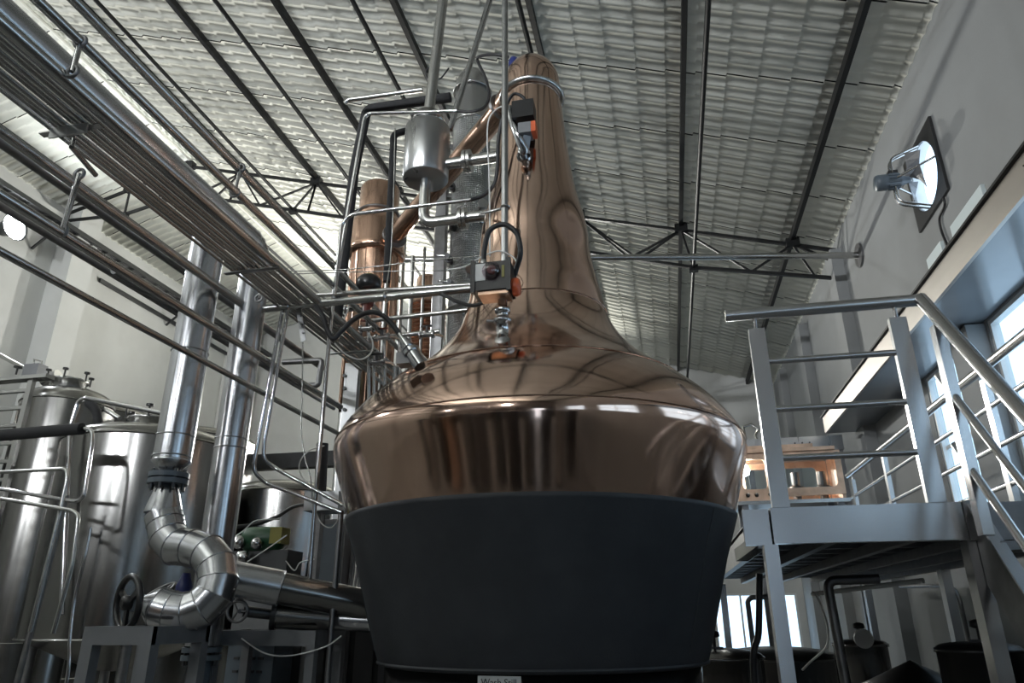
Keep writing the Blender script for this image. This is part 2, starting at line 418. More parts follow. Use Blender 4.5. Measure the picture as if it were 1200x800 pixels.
# horizontal stainless tie pipe from the still to the fan wall
a = P(1008, 299, X=XR); b = P(690, 302, Y=a.y + .25)
pp = thing('wall_tie_pipe', a, 'long level stainless pipe fixed to the fan wall by a round flange', 'pipe')
MB().tube([a, a + (P(690, 302, Z=a.z) - a) * 1.7], .045, 12).build('pipe_run', M['steel'], pp)
MB().disc(a - Vector((.015, 0, 0)), (1, 0, 0), .17, .03).build('wall_flange', M['steel_d'], pp)

# ------------------------------------------------------------------ the still
A = Vector((-.728, 4.187, 0))
POT = [(1.085, 2.06), (1.105, 2.12), (1.145, 2.25), (1.18, 2.36), (1.197, 2.42), (1.205, 2.46), (1.204, 2.50), (1.194, 2.535), (1.178, 2.57), (1.15, 2.615), (1.11, 2.67), (1.06, 2.73), (1.0, 2.79), (.93, 2.85), (.85, 2.91),
       (.765, 2.975), (.685, 3.045), (.61, 3.125), (.545, 3.21), (.495, 3.30), (.462, 3.39)]
NECK = [(.462, 3.39), (.448, 3.46), (.432, 3.54), (.41, 3.64), (.375, 3.83), (.355, 4.07), (.29, 4.38), (.252, 4.68), (.225, 4.98), (.212, 5.15)]
def on_still(px, py):
    d = (ROT @ Vector((px - 600, py - 400, F))).normalized(); prof = POT + NECK[1:]; s = 2.0
    while s < 8:
        q = EYE + d * s; r = math.hypot(q.x - A.x, q.y - A.y)
        for (r0, z0), (r1, z1) in zip(prof, prof[1:]):
            if z0 <= q.z <= z1 and r <= r0 + (r1 - r0) * (q.z - z0) / (z1 - z0): return q
        s += .004
    return EYE + d * 3.6
def refine(prof, n=4):
    return [(p.x, p.y) for p in smooth([Vector((r, z, 0)) for r, z in prof], n)]
still = thing('pot_still', A, 'huge polished copper pot still with a tall tapering neck and black lower jacket', 'still')
pot = MB().lathe(refine(POT, 4), A, 160, cap=False).build('pot_shell', M['copper'], still)
for r, z in ((.905, 2.872), (1.2, 2.522)):
    MB().ring(A + Vector((0, 0, z)), (0, 0, 1), r, .004, 128, 6).build('weld_seam', M['copper'], pot)
neck = MB().lathe(refine(NECK, 4), A, 96, cap=False).build('neck', M['copper'], still)
MB().ring(A + Vector((0, 0, 3.40)), (0, 0, 1), .461, .004, 96, 6).build('weld_seam', M['copper'], neck)
jp = [(.0, 1.358), (.86, 1.358), (.878, 1.362), (.886, 1.375), (.905, 1.43), (.966, 1.64), (1.034, 1.88), (1.106, 2.085), (1.112, 2.105), (1.095, 2.112), (1.08, 2.108)]
jack = MB().lathe(jp, A, 128, cap=False).build('insulation_jacket', M['jacket'], still)
MB().ring(A + Vector((0, 0, 1.374)), (0, 0, 1), .886, .009, 128, 8).build('hem', M['jacket'], jack)
for ang in (-.52, -2.75):                         # lapped vertical joints of the jacket
    pts = [A + Vector((r * math.cos(ang), r * math.sin(ang), z)) for r, z in jp[4:8]]
    MB().tube(pts, .004, 6).build('lap_joint', M['jacket'], jack)
base = MB().lathe([(.0, .62), (.81, .62), (.845, .66), (.85, 1.365), (.5, 1.366)], A, 96, cap=False).build('base_ring', M['steel_t'], still)
for k in range(4):
    an = PI / 4 + k * PI / 2; MB().bar(A + Vector((.78 * math.cos(an), .78 * math.sin(an), 0)), A + Vector((.78 * math.cos(an), .78 * math.sin(an), .66)), .14, .14).build('leg', M['steel'], still)
# neck clamp, head
MB().ring(A + Vector((0, 0, 5.165)), (0, 0, 1), .222, .022, 64, 10).build('neck_clamp', M['steel'], still)
hz = 5.19
head = MB().lathe([(.208, hz)] + [(.208 * math.cos(t), hz + .10 + .24 * math.sin(t)) for t in [i * PI / 2 / 12 for i in range(12)]] + [(.0001, hz + .34)], A, 64, cap=False).build('head_dome', M['copper'], still)
LA = A + Vector((-.06, .04, 5.36)); LB = P(452, 289, Y=5.9)
ld = (LB - LA).normalized()
arm = MB().tube([LA, LA + ld * .45, LB], [.125, .088, .084], 32).build('lyne_arm', M['copper_v'], still)
for t in (.30, (LB - LA).length - .20):
    MB().disc(LA + ld * t, ld, .125, .03, 28).build('arm_flange', M['steel_d'], arm)
MB().lathe([(.0001, .09), (.03, .08), (.04, .05), (.04, 0)][::-1], A + Vector((-.13, -.03, hz + .27)), 16).build('vent_cap', M['blue'], still)
# nameplate
pc = P(584.5, 796, Y=A.y - .86)
th0 = math.atan2(pc.x - A.x, -(pc.y - A.y)); R_ = .854; zz = P(585, 792.5, Y=A.y - .854).z; hw = .098 / R_
vs_ = []
for i in range(9):
    t = th0 - hw + 2 * hw * i / 8
    for z in (zz - .085, zz + .002):
        for rr in (R_, R_ + .006): vs_.append((A.x + rr * math.sin(t), A.y - rr * math.cos(t), z))
fs_ = []
for i in range(8):
    a = i * 4; fs_ += [(a + 1, a + 5, a + 7, a + 3), (a, a + 2, a + 6, a + 4), (a + 2, a + 3, a + 7, a + 6), (a, a + 4, a + 5, a + 1)]
fs_ += [(0, 1, 3, 2), (32, 34, 35, 33)]
plate = MB().add(vs_, fs_, True).build('nameplate', M['white'], still); plate['label'] = 'small white plate reading Wash Still'
def text_mesh(name, body, size, origin, th, mt, parent):
    cu = bpy.data.curves.new('txt', 'FONT'); cu.body = body; cu.size = size; cu.align_x = 'CENTER'; cu.align_y = 'CENTER'; cu.extrude = .0006
    t = bpy.data.objects.new('txt', cu); col.objects.link(t); bpy.context.view_layer.update()
    me = bpy.data.meshes.new_from_object(t.evaluated_get(bpy.context.evaluated_depsgraph_get()))
    bpy.data.objects.remove(t); rot = Matrix.Rotation(th, 3, 'Z') @ Matrix.Rotation(PI / 2, 3, 'X')
    b0 = Vector(parent['_o'])
    for v in me.vertices:
        v.co = Vector(origin) + rot @ v.co - b0
    me.materials.clear(); me.materials.append(mt)
    o = bpy.data.objects.new(name, me); col.objects.link(o); o.parent = parent; return o
tp = Vector((A.x + (R_ + .0075) * math.sin(th0), A.y - (R_ + .0075) * math.cos(th0), zz - .024))
text_mesh('lettering', 'Wash Still', .04, tp, th0, M['text'], plate)

# ------------------------------------------------------------------ condenser vessels behind the still
V = P(441, 290, Y=6.0); VA = Vector((V.x, V.y, 0))
cv = thing('copper_condenser', VA, 'stepped copper condenser vessel that the sloping copper arm runs into', 'condenser')
MB().lathe([(.0, 5.84), (.19, 5.83), (.205, 5.80), (.205, 5.44)][::-1], VA, 40, cap=False).build('upper_drum', M['copper_v'], cv)
MB().ring(VA + Vector((0, 0, 5.50)), (0, 0, 1), .21, .014, 40).build('clamp_band', M['steel_d'], cv)
MB().lathe([(.24, 5.0), (.285, 5.01), (.295, 5.04), (.29, 5.08), (.282, 5.12), (.282, 5.33), (.26, 5.40), (.205, 5.45)], VA, 48, cap=False).build('wide_drum', M['copper_v'], cv)
lo_ = MB().lathe([(.0, 3.35), (.235, 3.36), (.24, 5.02)], VA, 48, cap=False).build('lower_drum', M['copper_v'], cv)
for k in range(16):
    an = 2 * PI * k / 16; MB().tube([VA + Vector((.238 * math.cos(an), .238 * math.sin(an), 3.4)), VA + Vector((.242 * math.cos(an), .242 * math.sin(an), 5.0))], .006, 6).build('rib', M['copper_v'], lo_)
for k in range(3):
    an = PI / 2 + k * 2 * PI / 3; MB().tube([VA + Vector((.2 * math.cos(an), .2 * math.sin(an), 0)), VA + Vector((.2 * math.cos(an), .2 * math.sin(an), 3.4))], .035, 10).build('leg', M['steel'], cv)
V2 = P(502, 350, Y=6.9); V2A = Vector((V2.x, V2.y, 0))
cv2 = thing('copper_coil_vessel', V2A, 'smaller copper vessel with ridged coils behind the copper condenser', 'condenser')
zt = P(500, 326, Y=6.9).z
MB().lathe([(.0, zt), (.13, zt - .01), (.14, zt - .04), (.14, zt - .24), (.19, zt - .28), (.19, 3.0)][::-1], V2A, 40, cap=False).build('drum', M['copper_v'], cv2)
for k in range(22): MB().ring(V2A + Vector((0, 0, zt - .36 - k * .045)), (0, 0, 1), .193, .014, 32, 6).build('coil_turn', M['copper_v'], cv2)
for k in range(3):
    an = k * 2 * PI / 3; MB().tube([V2A + Vector((.15 * math.cos(an), .15 * math.sin(an), 0)), V2A + Vector((.15 * math.cos(an), .15 * math.sin(an), 3.1))], .03, 8).build('leg', M['steel'], cv2)
V3 = P(425, 430, Y=7.4); V3A = Vector((V3.x, V3.y, 0))
cl = P(552, 200, Y=6.0); CA = Vector((cl.x, cl.y, 0))
cc = thing('column_condenser', CA, 'tall stainless column in a diamond-embossed sheath with a domed glass top', 'condenser')
MB().lathe([(.195, 2.6), (.195, 6.45)], CA, 48).build('embossed_sheath', M['diamond'], cc)
MB().lathe([(.185, 6.45), (.185, 6.95), (.175, 7.05), (.14, 7.14), (.08, 7.19), (.0001, 7.2)], CA, 40, cap=False).build('domed_top', M['steel_b'], cc)
for z in (3.4, 4.3, 5.2, 6.0, 6.46, 6.9): MB().ring(CA + Vector((0, 0, z)), (0, 0, 1), .2, .013, 40).build('band', M['steel'], cc)
MB().bbox((CA.x - .33, CA.y - .1, 0), (CA.x - .23, CA.y, 6.3)).build('mast', M['steel_d'], cc)
for z in (3.2, 4.6, 5.6, 6.2): MB().bar((CA.x - .24, CA.y - .05, z), (CA.x - .12, CA.y - .02, z), .04, .05).build('mast_bracket', M['steel_d'], cc)
MB().tube([CA + Vector((0, 0, 0)), CA + Vector((0, 0, 2.65))], .11, 20).build('support_leg', M['steel'], cc)
for k, (dx, z) in enumerate(((.21, 3.9), (.21, 5.3), (-.06, 5.8), (.1, 4.6))):
    MB().tube([CA + Vector((dx * .5, -.15, z)), CA + Vector((dx, -.30, z))], .028, 12).disc(CA + Vector((dx, -.30, z)), (.4, -1, 0), .05, .02).build('sight_port', M['steel_p'], cc)
# small stainless fittings between columns
for (x, y0_, y1_, yy, r) in ((513, 250, 420, 6.3, .03), (476, 250, 430, 6.6, .022), (455, 300, 430, 5.6, .016), (484, 300, 440, 5.7, .02), (498, 290, 420, 5.9, .015)):
    a = P(x, y0_, Y=yy); b = Vector((a.x, a.y, 0))
    o = pipe('riser_pipe', [b, a], r, M['steel'], None)
    tag(o, {513: 'thick stainless riser standing between the column condenser and coil vessel', 476: 'stainless riser standing between the two copper vessels', 455: 'thin stainless riser in front of the stepped copper condenser', 484: 'thin stainless riser beside the lowered end of the copper arm', 498: 'slim stainless riser below the hanging cylindrical canister'}[x], 'pipe', 'risers behind the still')

# ------------------------------------------------------------------ hanging canister with its piping
K = P(500, 180, Y=4.2); KA = Vector((K.x, K.y, 0))
can = thing('steel_canister', Vector((K.x, K.y, 4.60)), 'hanging cylindrical stainless canister with flanged side pipes beside the still neck', 'canister')
MB().lathe([(.0, 4.585), (.16, 4.585), (.168, 4.595), (.168, 5.03), (.158, 5.045), (.1, 5.05)], KA, 48, cap=False).build('body', M['steel_b'], can)
MB().lathe([(.1, 5.04), (.1, 5.10), (.118, 5.10), (.118, 5.125), (.112, 5.13), (.112, 5.155), (.0, 5.16)], KA, 36, cap=False).build('top_flange', M['steel'], can)
for k in range(8):
    an = k * PI / 4 + .2; MB().lathe([(.011, 0), (.011, .02)], KA + Vector((.104 * math.cos(an), .104 * math.sin(an), 5.075)), 6).build('bolt', M['steel_p'], can)
MB().tube([KA + Vector((0, 0, 5.15)), P(519, 0, Y=4.2) + Vector((0, 0, 0)), P(519, 0, Y=4.2) + Vector((.012, 0, .9))], .041, 16).build('upper_pipe', M['steel'], can)
nz_ = P(548, 189, Y=4.2)
MB().tube([KA + Vector((.14, 0, nz_.z)), Vector((-.955, 4.19, nz_.z))], .042, 16).build('side_pipe', M['steel'], can)
for dx in (-.016, .016): MB().disc((nz_.x + dx, nz_.y, nz_.z), (1, 0, 0), .085, .024, 24).build('pipe_flange', M['steel'], can)
lz = P(545, 256, Y=4.2).z
MB().tube(fillet([KA + Vector((0, 0, 4.6)), KA + Vector((0, 0, lz)), Vector((-1.06, 4.19, lz))], .09), .04, 16).build('drain_pipe', M['steel'], can)
for dx in (-.016, .016): MB().disc((P(543, 256, Y=4.2).x + dx, 4.2, lz), (1, 0, 0), .078, .022, 24).build('pipe_flange', M['steel'], can)
dg = pipe('diagonal_pipe', [P(527, 152, Y=4.5), P(574, 0, Y=4.5), P(574, 0, Y=4.5) + (P(574, 0, Y=4.5) - P(527, 152, Y=4.5)) * .6], .026, M['steel_p'], 'slanting polished stainless pipe rising past the canister to the roof')
pl_top = P(592.7, 0, Y=3.72)
pole = pipe('vertical_conduit', [P(591.5, 316, Y=3.70), Vector((pl_top.x, 3.70, 6.8))], .021, M['steel_b'], 'straight vertical stainless conduit rising from the black valve actuator past the neck', n=14)
MB().ring(P(592, 243, Y=3.70), (0, 0, 1), .024, .008, 16).build('conduit_clip', M['steel'], pole)
pipe('clip_arm', [P(592, 243, Y=3.70), P(578, 247, Y=3.75), P(562, 250, Y=3.9)], .01, M['steel'], parent=pole)

# actuator on the shoulder valve
foot = on_still(589, 398)
act = thing('valve_actuator', foot, 'black boxed valve actuator on a steel valve on the still shoulder', 'valve')
ax_ = Vector((foot.x, foot.y, 0)); zf = foot.z
MB().lathe([(.045, zf - .05), (.045, zf + .005), (.034, zf + .01), (.034, zf + .09), (.048, zf + .095), (.05, zf + .115), (.036, zf + .12), (.03, zf + .15), (.042, zf + .155), (.042, zf + .18), (.026, zf + .185), (.026, zf + .23)], ax_, 24).build('valve_body', M['steel_p'], act)
MB().tube([ax_ + Vector((-.04, -.01, zf + .105)), ax_ + Vector((-.085, -.015, zf + .11))], .009, 8).build('clamp_wingnut', M['steel_d'], act)
bc = P(579, 331, Y=foot.y - .01); 
MB().bbox((bc.x - .075, bc.y - .06, bc.z - .095), (bc.x + .09, bc.y + .06, bc.z - .075)).build('base_plate', M['copper_old'], act)
MB().bbox((bc.x - .105, bc.y - .075, bc.z - .075), (bc.x + .105, bc.y + .075, bc.z + .09)).build('housing', M['plastic'], act)
for s in (-1, 1): MB().bbox((bc.x + s * .098 - .012, bc.y - .088, bc.z - .09), (bc.x + s * .098 + .012, bc.y - .07, bc.z + .1)).build('corner_rail', M['plastic'], act)
MB().bbox((bc.x - .088, bc.y - .08, bc.z - .02), (bc.x - .03, bc.y - .075, bc.z + .08)).build('label_plate', M['white'], act)
MB().bbox((bc.x + .06, bc.y - .08, bc.z - .01), (bc.x + .075, bc.y - .075, bc.z + .06)).build('yellow_mark', M['yellow'], act)
dm = MB().lathe([(.05, 0), (.05, .02), (.04, .035), (.02, .046), (.0001, .05)], (bc.x + .005, bc.y - .075, bc.z + .03), 24, Vector((0, -1, 0)).to_track_quat('Z', 'Y').to_matrix()).build('position_dome', M['lens'], act)
MB().disc((bc.x + .005, bc.y - .085, bc.z + .035), (0, 1, 0), .025, .02).build('indicator', M['red'], dm)
MB().lathe([(.05, 0), (.052, .02), (.045, .035), (.0001, .037)], (bc.x + .105, bc.y + .01, bc.z - .035), 20, Vector((1, 0, 0)).to_track_quat('Z', 'Y').to_matrix()).build('hand_knob', M['orange'], act)
MB().lathe([(.016, 0), (.018, .02), (.018, .05), (.014, .055)], (bc.x - .06, bc.y, bc.z + .09), 12).build('cable_gland', M['steel_p'], act)
g = Vector((bc.x - .06, bc.y, bc.z + .14))
hose = pipe('black_hose', [g, P(568, 290, Y=g.y), P(574, 270, Y=g.y), P(590, 263, Y=g.y), P(605, 273, Y=g.y), P(610, 295, Y=g.y), P(605, 315, Y=g.y + .05), P(600, 330, Y=g.y + .09)], .015, M['rubber'], 'black hose looped over the top of the boxed actuator', 'hose', curve=True)
pipe('white_cable', [P(525, 316, Y=3.9), P(545, 312, Y=3.75), P(566, 300, Y=3.7), P(585, 294, Y=3.68), P(601, 301, Y=3.66), P(606, 312, Y=3.66), P(600, 325, Y=3.67)], .0045, M['white'], 'thin white cable arching behind the black hose loop', 'cable', curve=True)
pipe('black_hose', [P(572, 352, Y=3.62), P(555, 358, Y=3.65), P(535, 353, Y=3.75), P(518, 345, Y=3.85), P(500, 342, Y=3.95)], .012, M['rubber'], 'black hose sagging from under the actuator to the crossing pipe', 'hose', curve=True)

# upper actuator on the neck
uf = on_still(616, 190)
ua = thing('valve_actuator', uf, 'black and grey valve actuator with an orange cap high on the still neck', 'valve')
ub = P(612, 136, Y=uf.y - .10)
MB().tube([uf + Vector((0, .05, -.02)), uf + Vector((0, -.07, .02))], .03, 16).disc(uf + Vector((0, -.05, .012)), (0, -1, .3), .05, .02).build('branch', M['steel_p'], ua)
MB().tube([uf + Vector((0, -.07, .02)), P(614, 175, Y=uf.y - .1), P(601, 145, Y=uf.y - .12), P(596, 126, Y=uf.y - .1)], [.028, .034, .024, .024], 14).build('valve_pipe', M['steel_p'], ua)
for t, r in ((.3, .042), (.55, .036)): MB().disc(uf.lerp(P(614, 175, Y=uf.y - .1), t) + Vector((0, -.04, .02)), (.2, -.4, 1), r, .02).build('clamp', M['steel'], ua)
MB().bbox((ub.x - .06, ub.y - .06, ub.z - .05), (ub.x + .085, ub.y + .06, ub.z + .085)).build('housing', M['plastic'], ua)
gb = P(620, 153, Y=uf.y - .10)
MB().bbox((gb.x - .065, gb.y - .05, gb.z - .045), (gb.x + .02, gb.y + .05, gb.z + .035)).build('gearbox', M['grey'], ua)
MB().bbox((gb.x + .02, gb.y - .045, gb.z - .04), (gb.x + .05, gb.y + .045, gb.z + .04)).build('end_cap', M['orange'], ua)
MB().bar(uf + Vector((0, -.06, .03)), gb + Vector((-.02, 0, -.04)), .05, .05).build('mount', M['steel_d'], ua)
pipe('black_hose', [ub + Vector((.03, 0, .085)), P(613, 114, Y=uf.y - .1), P(603, 110, Y=uf.y - .1), P(596, 118, Y=uf.y - .08), P(590, 135, Y=uf.y - .05)], .011, M['rubber'], 'short black hose curling off the top of the neck actuator', 'hose', curve=True)
pipe('white_cable', [P(594, 124, Y=3.75), P(583, 127, Y=3.8), P(573, 140, Y=3.85), P(571, 165, Y=3.9), P(573, 200, Y=3.9), P(574, 260, Y=3.85), P(574, 300, Y=3.7)], .005, M['white'], 'white cable hanging down beside the vertical conduit', 'cable', curve=True)
ch = pipe('black_hose', [P(552, 234, Y=3.9), P(566, 229, Y=3.92), P(579, 216, Y=3.92), P(583, 195, Y=3.9), P(584, 165, Y=3.88), P(588, 140, Y=3.85)], .013, M['rubber'], 'black hose climbing between the white cable and vertical conduit', 'hose', curve=True)
pipe('black_hose', [P(596, 67, Y=4.1), P(580, 64, Y=4.1), P(562, 66, Y=4.15), P(560, 72, Y=4.2), P(569, 92, Y=4.1), P(573, 112, Y=4.05), P(567, 126, Y=4.0), P(552, 131, Y=3.98), P(536, 130, Y=3.98)], .012, M['rubber'], 'black hose hanging from the blue vent cap to a thin conduit', 'hose', curve=True)
# conduits at the left of the canister
pipe('stainless_conduit', [P(536, 130, Y=3.98), P(428, 133, Y=3.98), P(405, 263, Y=3.98), P(391, 345, Y=3.98), P(386, 395, Y=3.98), P(369, 590, Y=3.98), P(362, 690, Y=3.98)], .014, M['steel_p'], 'tall bent stainless conduit running beside the black lagged pipe', bend=.06)
pipe('stainless_conduit', [P(552, 234, Y=3.9), P(412, 251, Y=3.9), P(400, 262, Y=3.9), P(392, 345, Y=3.9)], .013, M['steel_p'], 'bent stainless conduit crossing in front of the copper condenser', bend=.07)
pipe('lagged_pipe', [P(528, 114, Y=4.6), P(430, 128, Y=4.6), P(415, 200, Y=4.6), P(398, 345, Y=4.6), P(391, 400, Y=4.6)], .042, M['foam'], 'thick black foam-lagged pipe with a square bend at its top', bend=.07, n=14)
pipe('lagged_pipe', [P(500, 148, Y=5.0), P(461, 157, Y=5.0), P(461, 170, Y=5.0), P(453, 330, Y=5.0)], .032, M['foam'], 'thinner black foam-lagged pipe dropping behind the canister', bend=.06, n=14)
pipe('stainless_conduit', [P(495, 105, Y=4.4), P(408, 117, Y=4.4), P(404, 121, Y=4.4)], .02, M['steel'], 'short level stainless conduit above the black lagged pipe', bend=.03)
cb = [P(398 + 6 * math.cos(t) + 107, 86 + 7 * math.sin(t), Y=4.5) for t in [i * .6 for i in range(12)]]
pipe('coiled_cable', cb + [P(516, 92, Y=4.5), P(526, 80, Y=4.5)], .007, M['rubber'], 'black cable coiled up beside the domed glass column top', 'cable', curve=True)

# ------------------------------------------------------------------ overhead pipe rack on the left
ZR = 3.5
yc = 3.86
def run(name, x, z, y0, y1, r, m_, label, group=None): return pipe(name, [(x, y0, z), (x, y1, z)], r, m_, label, 'pipe', group, n=12)
lab = 'slim stainless tube in the flat overhead bundle'
for i in range(9):
    x = -2.155 - i * .0285
    run('bundle_tube', x, ZR + (.006 if i % 3 == 1 else 0), -3.0, 6.2 - (i % 3) * .5, .0085 if i not in (2, 5) else .0115, M['steel'], lab, 'tubes of the overhead bundle')
run('header_pipe', -2.105, ZR + .01, -3.0, 6.4, .027, M['steel'], 'stainless header pipe along the inner edge of the overhead bundle')
# corner pipe turning to the still
cx = P(290, 361, Z=ZR).x
cp = thing('corner_pipe', (cx, yc, ZR), 'stainless pipe that turns from the overhead bundle across to the still', 'pipe')
cpts = fillet([(cx, -3.0, ZR), (cx, yc, ZR), (P(600, 335, Y=yc).x - .12, yc, ZR)], .09)
MB().tube(cpts, .026, 14).build('pipe_run', M['steel'], cp)
for px_ in (340, 452):
    q = P(px_, 357, Y=yc); MB().ring((q.x, yc, ZR), (1, 0, 0), .032, .008, 16).build('clamp', M['steel_p'], cp)
pipe('crossing_pipe', [P(339, 352, Y=yc + .12), P(352, 347, Y=yc + .12), P(560, 333, Y=yc + .12)], .017, M['steel'], 'thinner stainless pipe laid just above the corner pipe', bend=.05)
pipe('crossing_pipe', [P(430, 376, Y=4.6), P(548, 363, Y=4.6)], .018, M['steel'], 'level stainless pipe behind the curved sensor hose', n=10)
pipe('crossing_pipe', [P(418, 398, Y=4.9), P(515, 388, Y=4.9)], .018, M['steel'], 'lower level stainless pipe behind the sensor fitting', n=10)
# pipes beside and above the bundle
pc_ = run('overhead_pipe', -2.06, 3.665, -3.0, 7.0, .021, M['steel'], 'stainless pipe on short stand-offs just above the bundle edge')
pd_ = run('overhead_pipe', -2.10, 3.845, -3.0, 7.4, .021, M['steel'], 'highest stainless pipe of the overhead rack')
def spacer(label, a, b, r=.011):
    a = Vector(a); b = Vector(b)
    t = thing('pipe_standoff', b, label, 'pipe support', 'stand-off posts of the rack')
    MB().tube([a, b], r, 10).build('post', M['steel_p'], t)
    for q in (a, b): MB().ring(q, (0, 1, 0), .024, .008, 16).build('clamp', M['steel_d'], t)
spacer('bright stand-off post between header pipe and the pipe above, near the bundle', (-2.06, 1.735, 3.665), (-2.06, 1.735, 3.52))
spacer('stand-off post joining the two highest overhead pipes', (-2.09, 2.84, 3.845), (-2.07, 2.80, 3.665), .009)
spacer('long polished stand-off post holding the middle side pipe under the bundle', P(93, 204, X=-2.42), P(73, 271, X=-2.42), .012)
spacer('short stand-off post at the corner of the turning pipe', (-2.44, 3.70, 3.62), (-2.44, 3.70, 3.50), .008)
cr = P(92, 176, Z=3.48); 
t = thing('cross_bracket', cr, 'polished cross tube and angle bracket clamped under the tube bundle', 'bracket')
MB().tube([P(84, 172, Z=3.46), P(112, 205, Z=3.46)], .012, 12).build('cross_tube', M['steel_p'], t)
MB().tube([P(84, 172, Z=3.46), P(83, 172, Z=3.46) + Vector((0, 0, .07))], .01, 10).build('stub', M['steel_p'], t)
MB().bar((-2.13, 1.98, 3.474), (-2.42, 1.98, 3.474), .03, .006).build('flat_bar', M['steel_p'], t)
MB().bar((-2.18, 1.965, 3.46), (-2.36, 1.965, 3.46), .006, .05).build('angle_flange', M['steel_b'], t)
for yy in (.6, 3.3, 4.7):
    t2 = thing('cross_bracket', (-2.2, yy, 3.47), {.6: 'flat steel cross bar under the tube bundle towards the open doorway', 3.3: 'flat steel cross bar under the tube bundle beside the clad risers', 4.7: 'flat steel cross bar under the tube bundle beyond the corner pipe'}[yy], 'bracket')
    MB().bar((-2.07, yy, 3.476), (-2.42, yy, 3.476), .03, .006).build('flat_bar', M['steel_b'], t2)
# pipes on the far side of the rack
run('side_pipe', -2.42, P(215, 362, X=-2.42).z, -3.0, 4.95, .022, M['steel'], 'upper of two level stainless pipes crossing in front of the clad risers')
run('side_pipe', -2.42, P(200, 402, X=-2.42).z, -3.0, 5.0, .017, M['steel'], 'lower of two level stainless pipes crossing in front of the clad risers')
run('far_pipe', -3.05, 3.78, -3.0, 5.8, .03, M['steel_d'], 'dull dark pipe running behind the tube bundle')
fp = P(373, 451, Y=5.2)
pipe('far_pipe', [(-2.90, 3.0, fp.z), (-2.90, fp.y, fp.z), (fp.x + .0, fp.y, fp.z), (fp.x + .01, fp.y, fp.z + .22), (fp.x - .35, fp.y, fp.z + .23)], .025, M['steel_d'], 'dark square-cornered pipe end behind the hanging wire', bend=.03)
run('far_pipe', -3.3, 3.62, -3.0, 6.6, .02, M['steel_d'], 'thin dark pipe deep behind the tube bundle')
# pair of vertical tubes dropping off the corner pipe
pipe('drop_tube', [P(331, 364, Y=3.86), P(299, 535, Y=3.86), P(297, 552, Y=3.87), P(310, 565, Y=3.9), P(400, 600, Y=4.0)], .0125, M['steel_p'], 'outer of two slim polished tubes dropping from the corner pipe', 'pipe', bend=.06)
pipe('drop_tube', [P(337, 365, Y=3.86), P(309, 522, Y=3.86), P(309, 538, Y=3.87), P(320, 547, Y=3.9), P(402, 592, Y=4.0)], .0125, M['steel_p'], 'inner of two slim polished tubes dropping from the corner pipe', 'pipe', bend=.06)
pipe('hanging_wire', [P(355, 399, Y=3.95), P(354, 460, Y=3.95), P(353, 500, Y=3.95), P(357, 535, Y=3.95), P(364, 560, Y=3.95), P(366, 590, Y=3.97)], .004, M['steel'], 'thin grey wire hanging between the drop tubes and the conduit', 'wire', curve=True)
hb = P(352, 378, Y=3.9)
t = thing('perforated_bracket', hb, 'small perforated steel bracket hanging under the corner pipe', 'bracket')
MB().bar(P(350, 362, Y=3.9), P(356, 400, Y=3.9), .035, .006, (0, 1, 0)).build('strap', M['steel_b'], t)
for yy in (370, 380, 390): MB().disc(P(352 + (yy - 370) * .16, yy, Y=3.893), (0, 1, 0), .007, .012, 10).build('bolt', M['steel_d'], t)
pipe('thin_cable', [P(295, 318, Y=3.7), P(400, 316, Y=3.8), P(500, 305, Y=3.8), P(560, 300, Y=3.72)], .0035, M['steel'], 'upper thin grey cable strung level to the actuator', 'cable', curve=True)
pipe('thin_cable', [P(300, 322, Y=3.7), P(400, 319, Y=3.8), P(500, 317, Y=3.8), P(528, 317, Y=3.85)], .0035, M['steel'], 'lower thin grey cable strung level to the actuator', 'cable', curve=True)
pipe('thin_cable', [P(463, 150, Y=4.1), P(461, 240, Y=4.1), P(458, 300, Y=4.1), P(453, 335, Y=4.0)], .004, M['steel'], 'thin grey cable hanging in front of the copper condenser', 'cable', curve=True)

# clad risers
def elbow_pts(x, y, ztop, r=.2):
    return [(x, y, 1.0)], None
D1 = P(222, 418, Y=3.55); D2 = P(275, 490, Y=3.84)
d1 = thing('clad_riser', (D1.x, D1.y, 1.5), 'shiny clad riser pipe that narrows to a bolted flange above the double bend', 'duct')
r1 = .105
zb1 = P(205, 545, Y=3.55).z + .03
MB().tube([(D1.x, D1.y, zb1), (D1.x, D1.y, 3.90)], r1, 32, caps=False).build('straight_cladding', M['clad'], d1)
def elbow(parent, x, y, z, R, r, n=5):
    pts = [Vector((x, y, z))] + [Vector((x, y - R + R * math.cos(t), z + R * math.sin(t))) for t in [PI / 2 * (i + .5) / n for i in range(n)]] + [Vector((x, y - R, z + R))]
    for a, b in zip(pts, pts[1:]):
        MB().tube([a, b], r, 28, caps=False).ring(a, b - a, r, .004, 28, 6).build('elbow_segment', M['clad'], parent)
elbow(d1, D1.x, D1.y, 3.90, .16, r1)
MB().tube([(D1.x, D1.y - .16, 4.06), (D1.x, -3, 4.06)], r1, 28).build('level_cladding', M['clad'], d1)
for z in (zb1 + .02, zb1 + .14, 3.1): MB().ring((D1.x, D1.y, z), (0, 0, 1), r1 + .001, .004, 32, 6).build('cladding_seam', M['clad'], d1)
fz1 = P(197, 561, Y=3.55).z
MB().lathe([(r1, zb1), (r1 + .006, zb1 - .01), (.062, fz1 + .05), (.058, fz1 + .03)], (D1.x, D1.y, 0), 32, cap=False).build('reducing_cone', M['clad'], d1)
for dz in (.018, -.018): MB().disc((D1.x, D1.y, fz1 + dz), (0, 0, 1), .108, .028, 32).build('flange_plate', M['bluegrey'], d1)
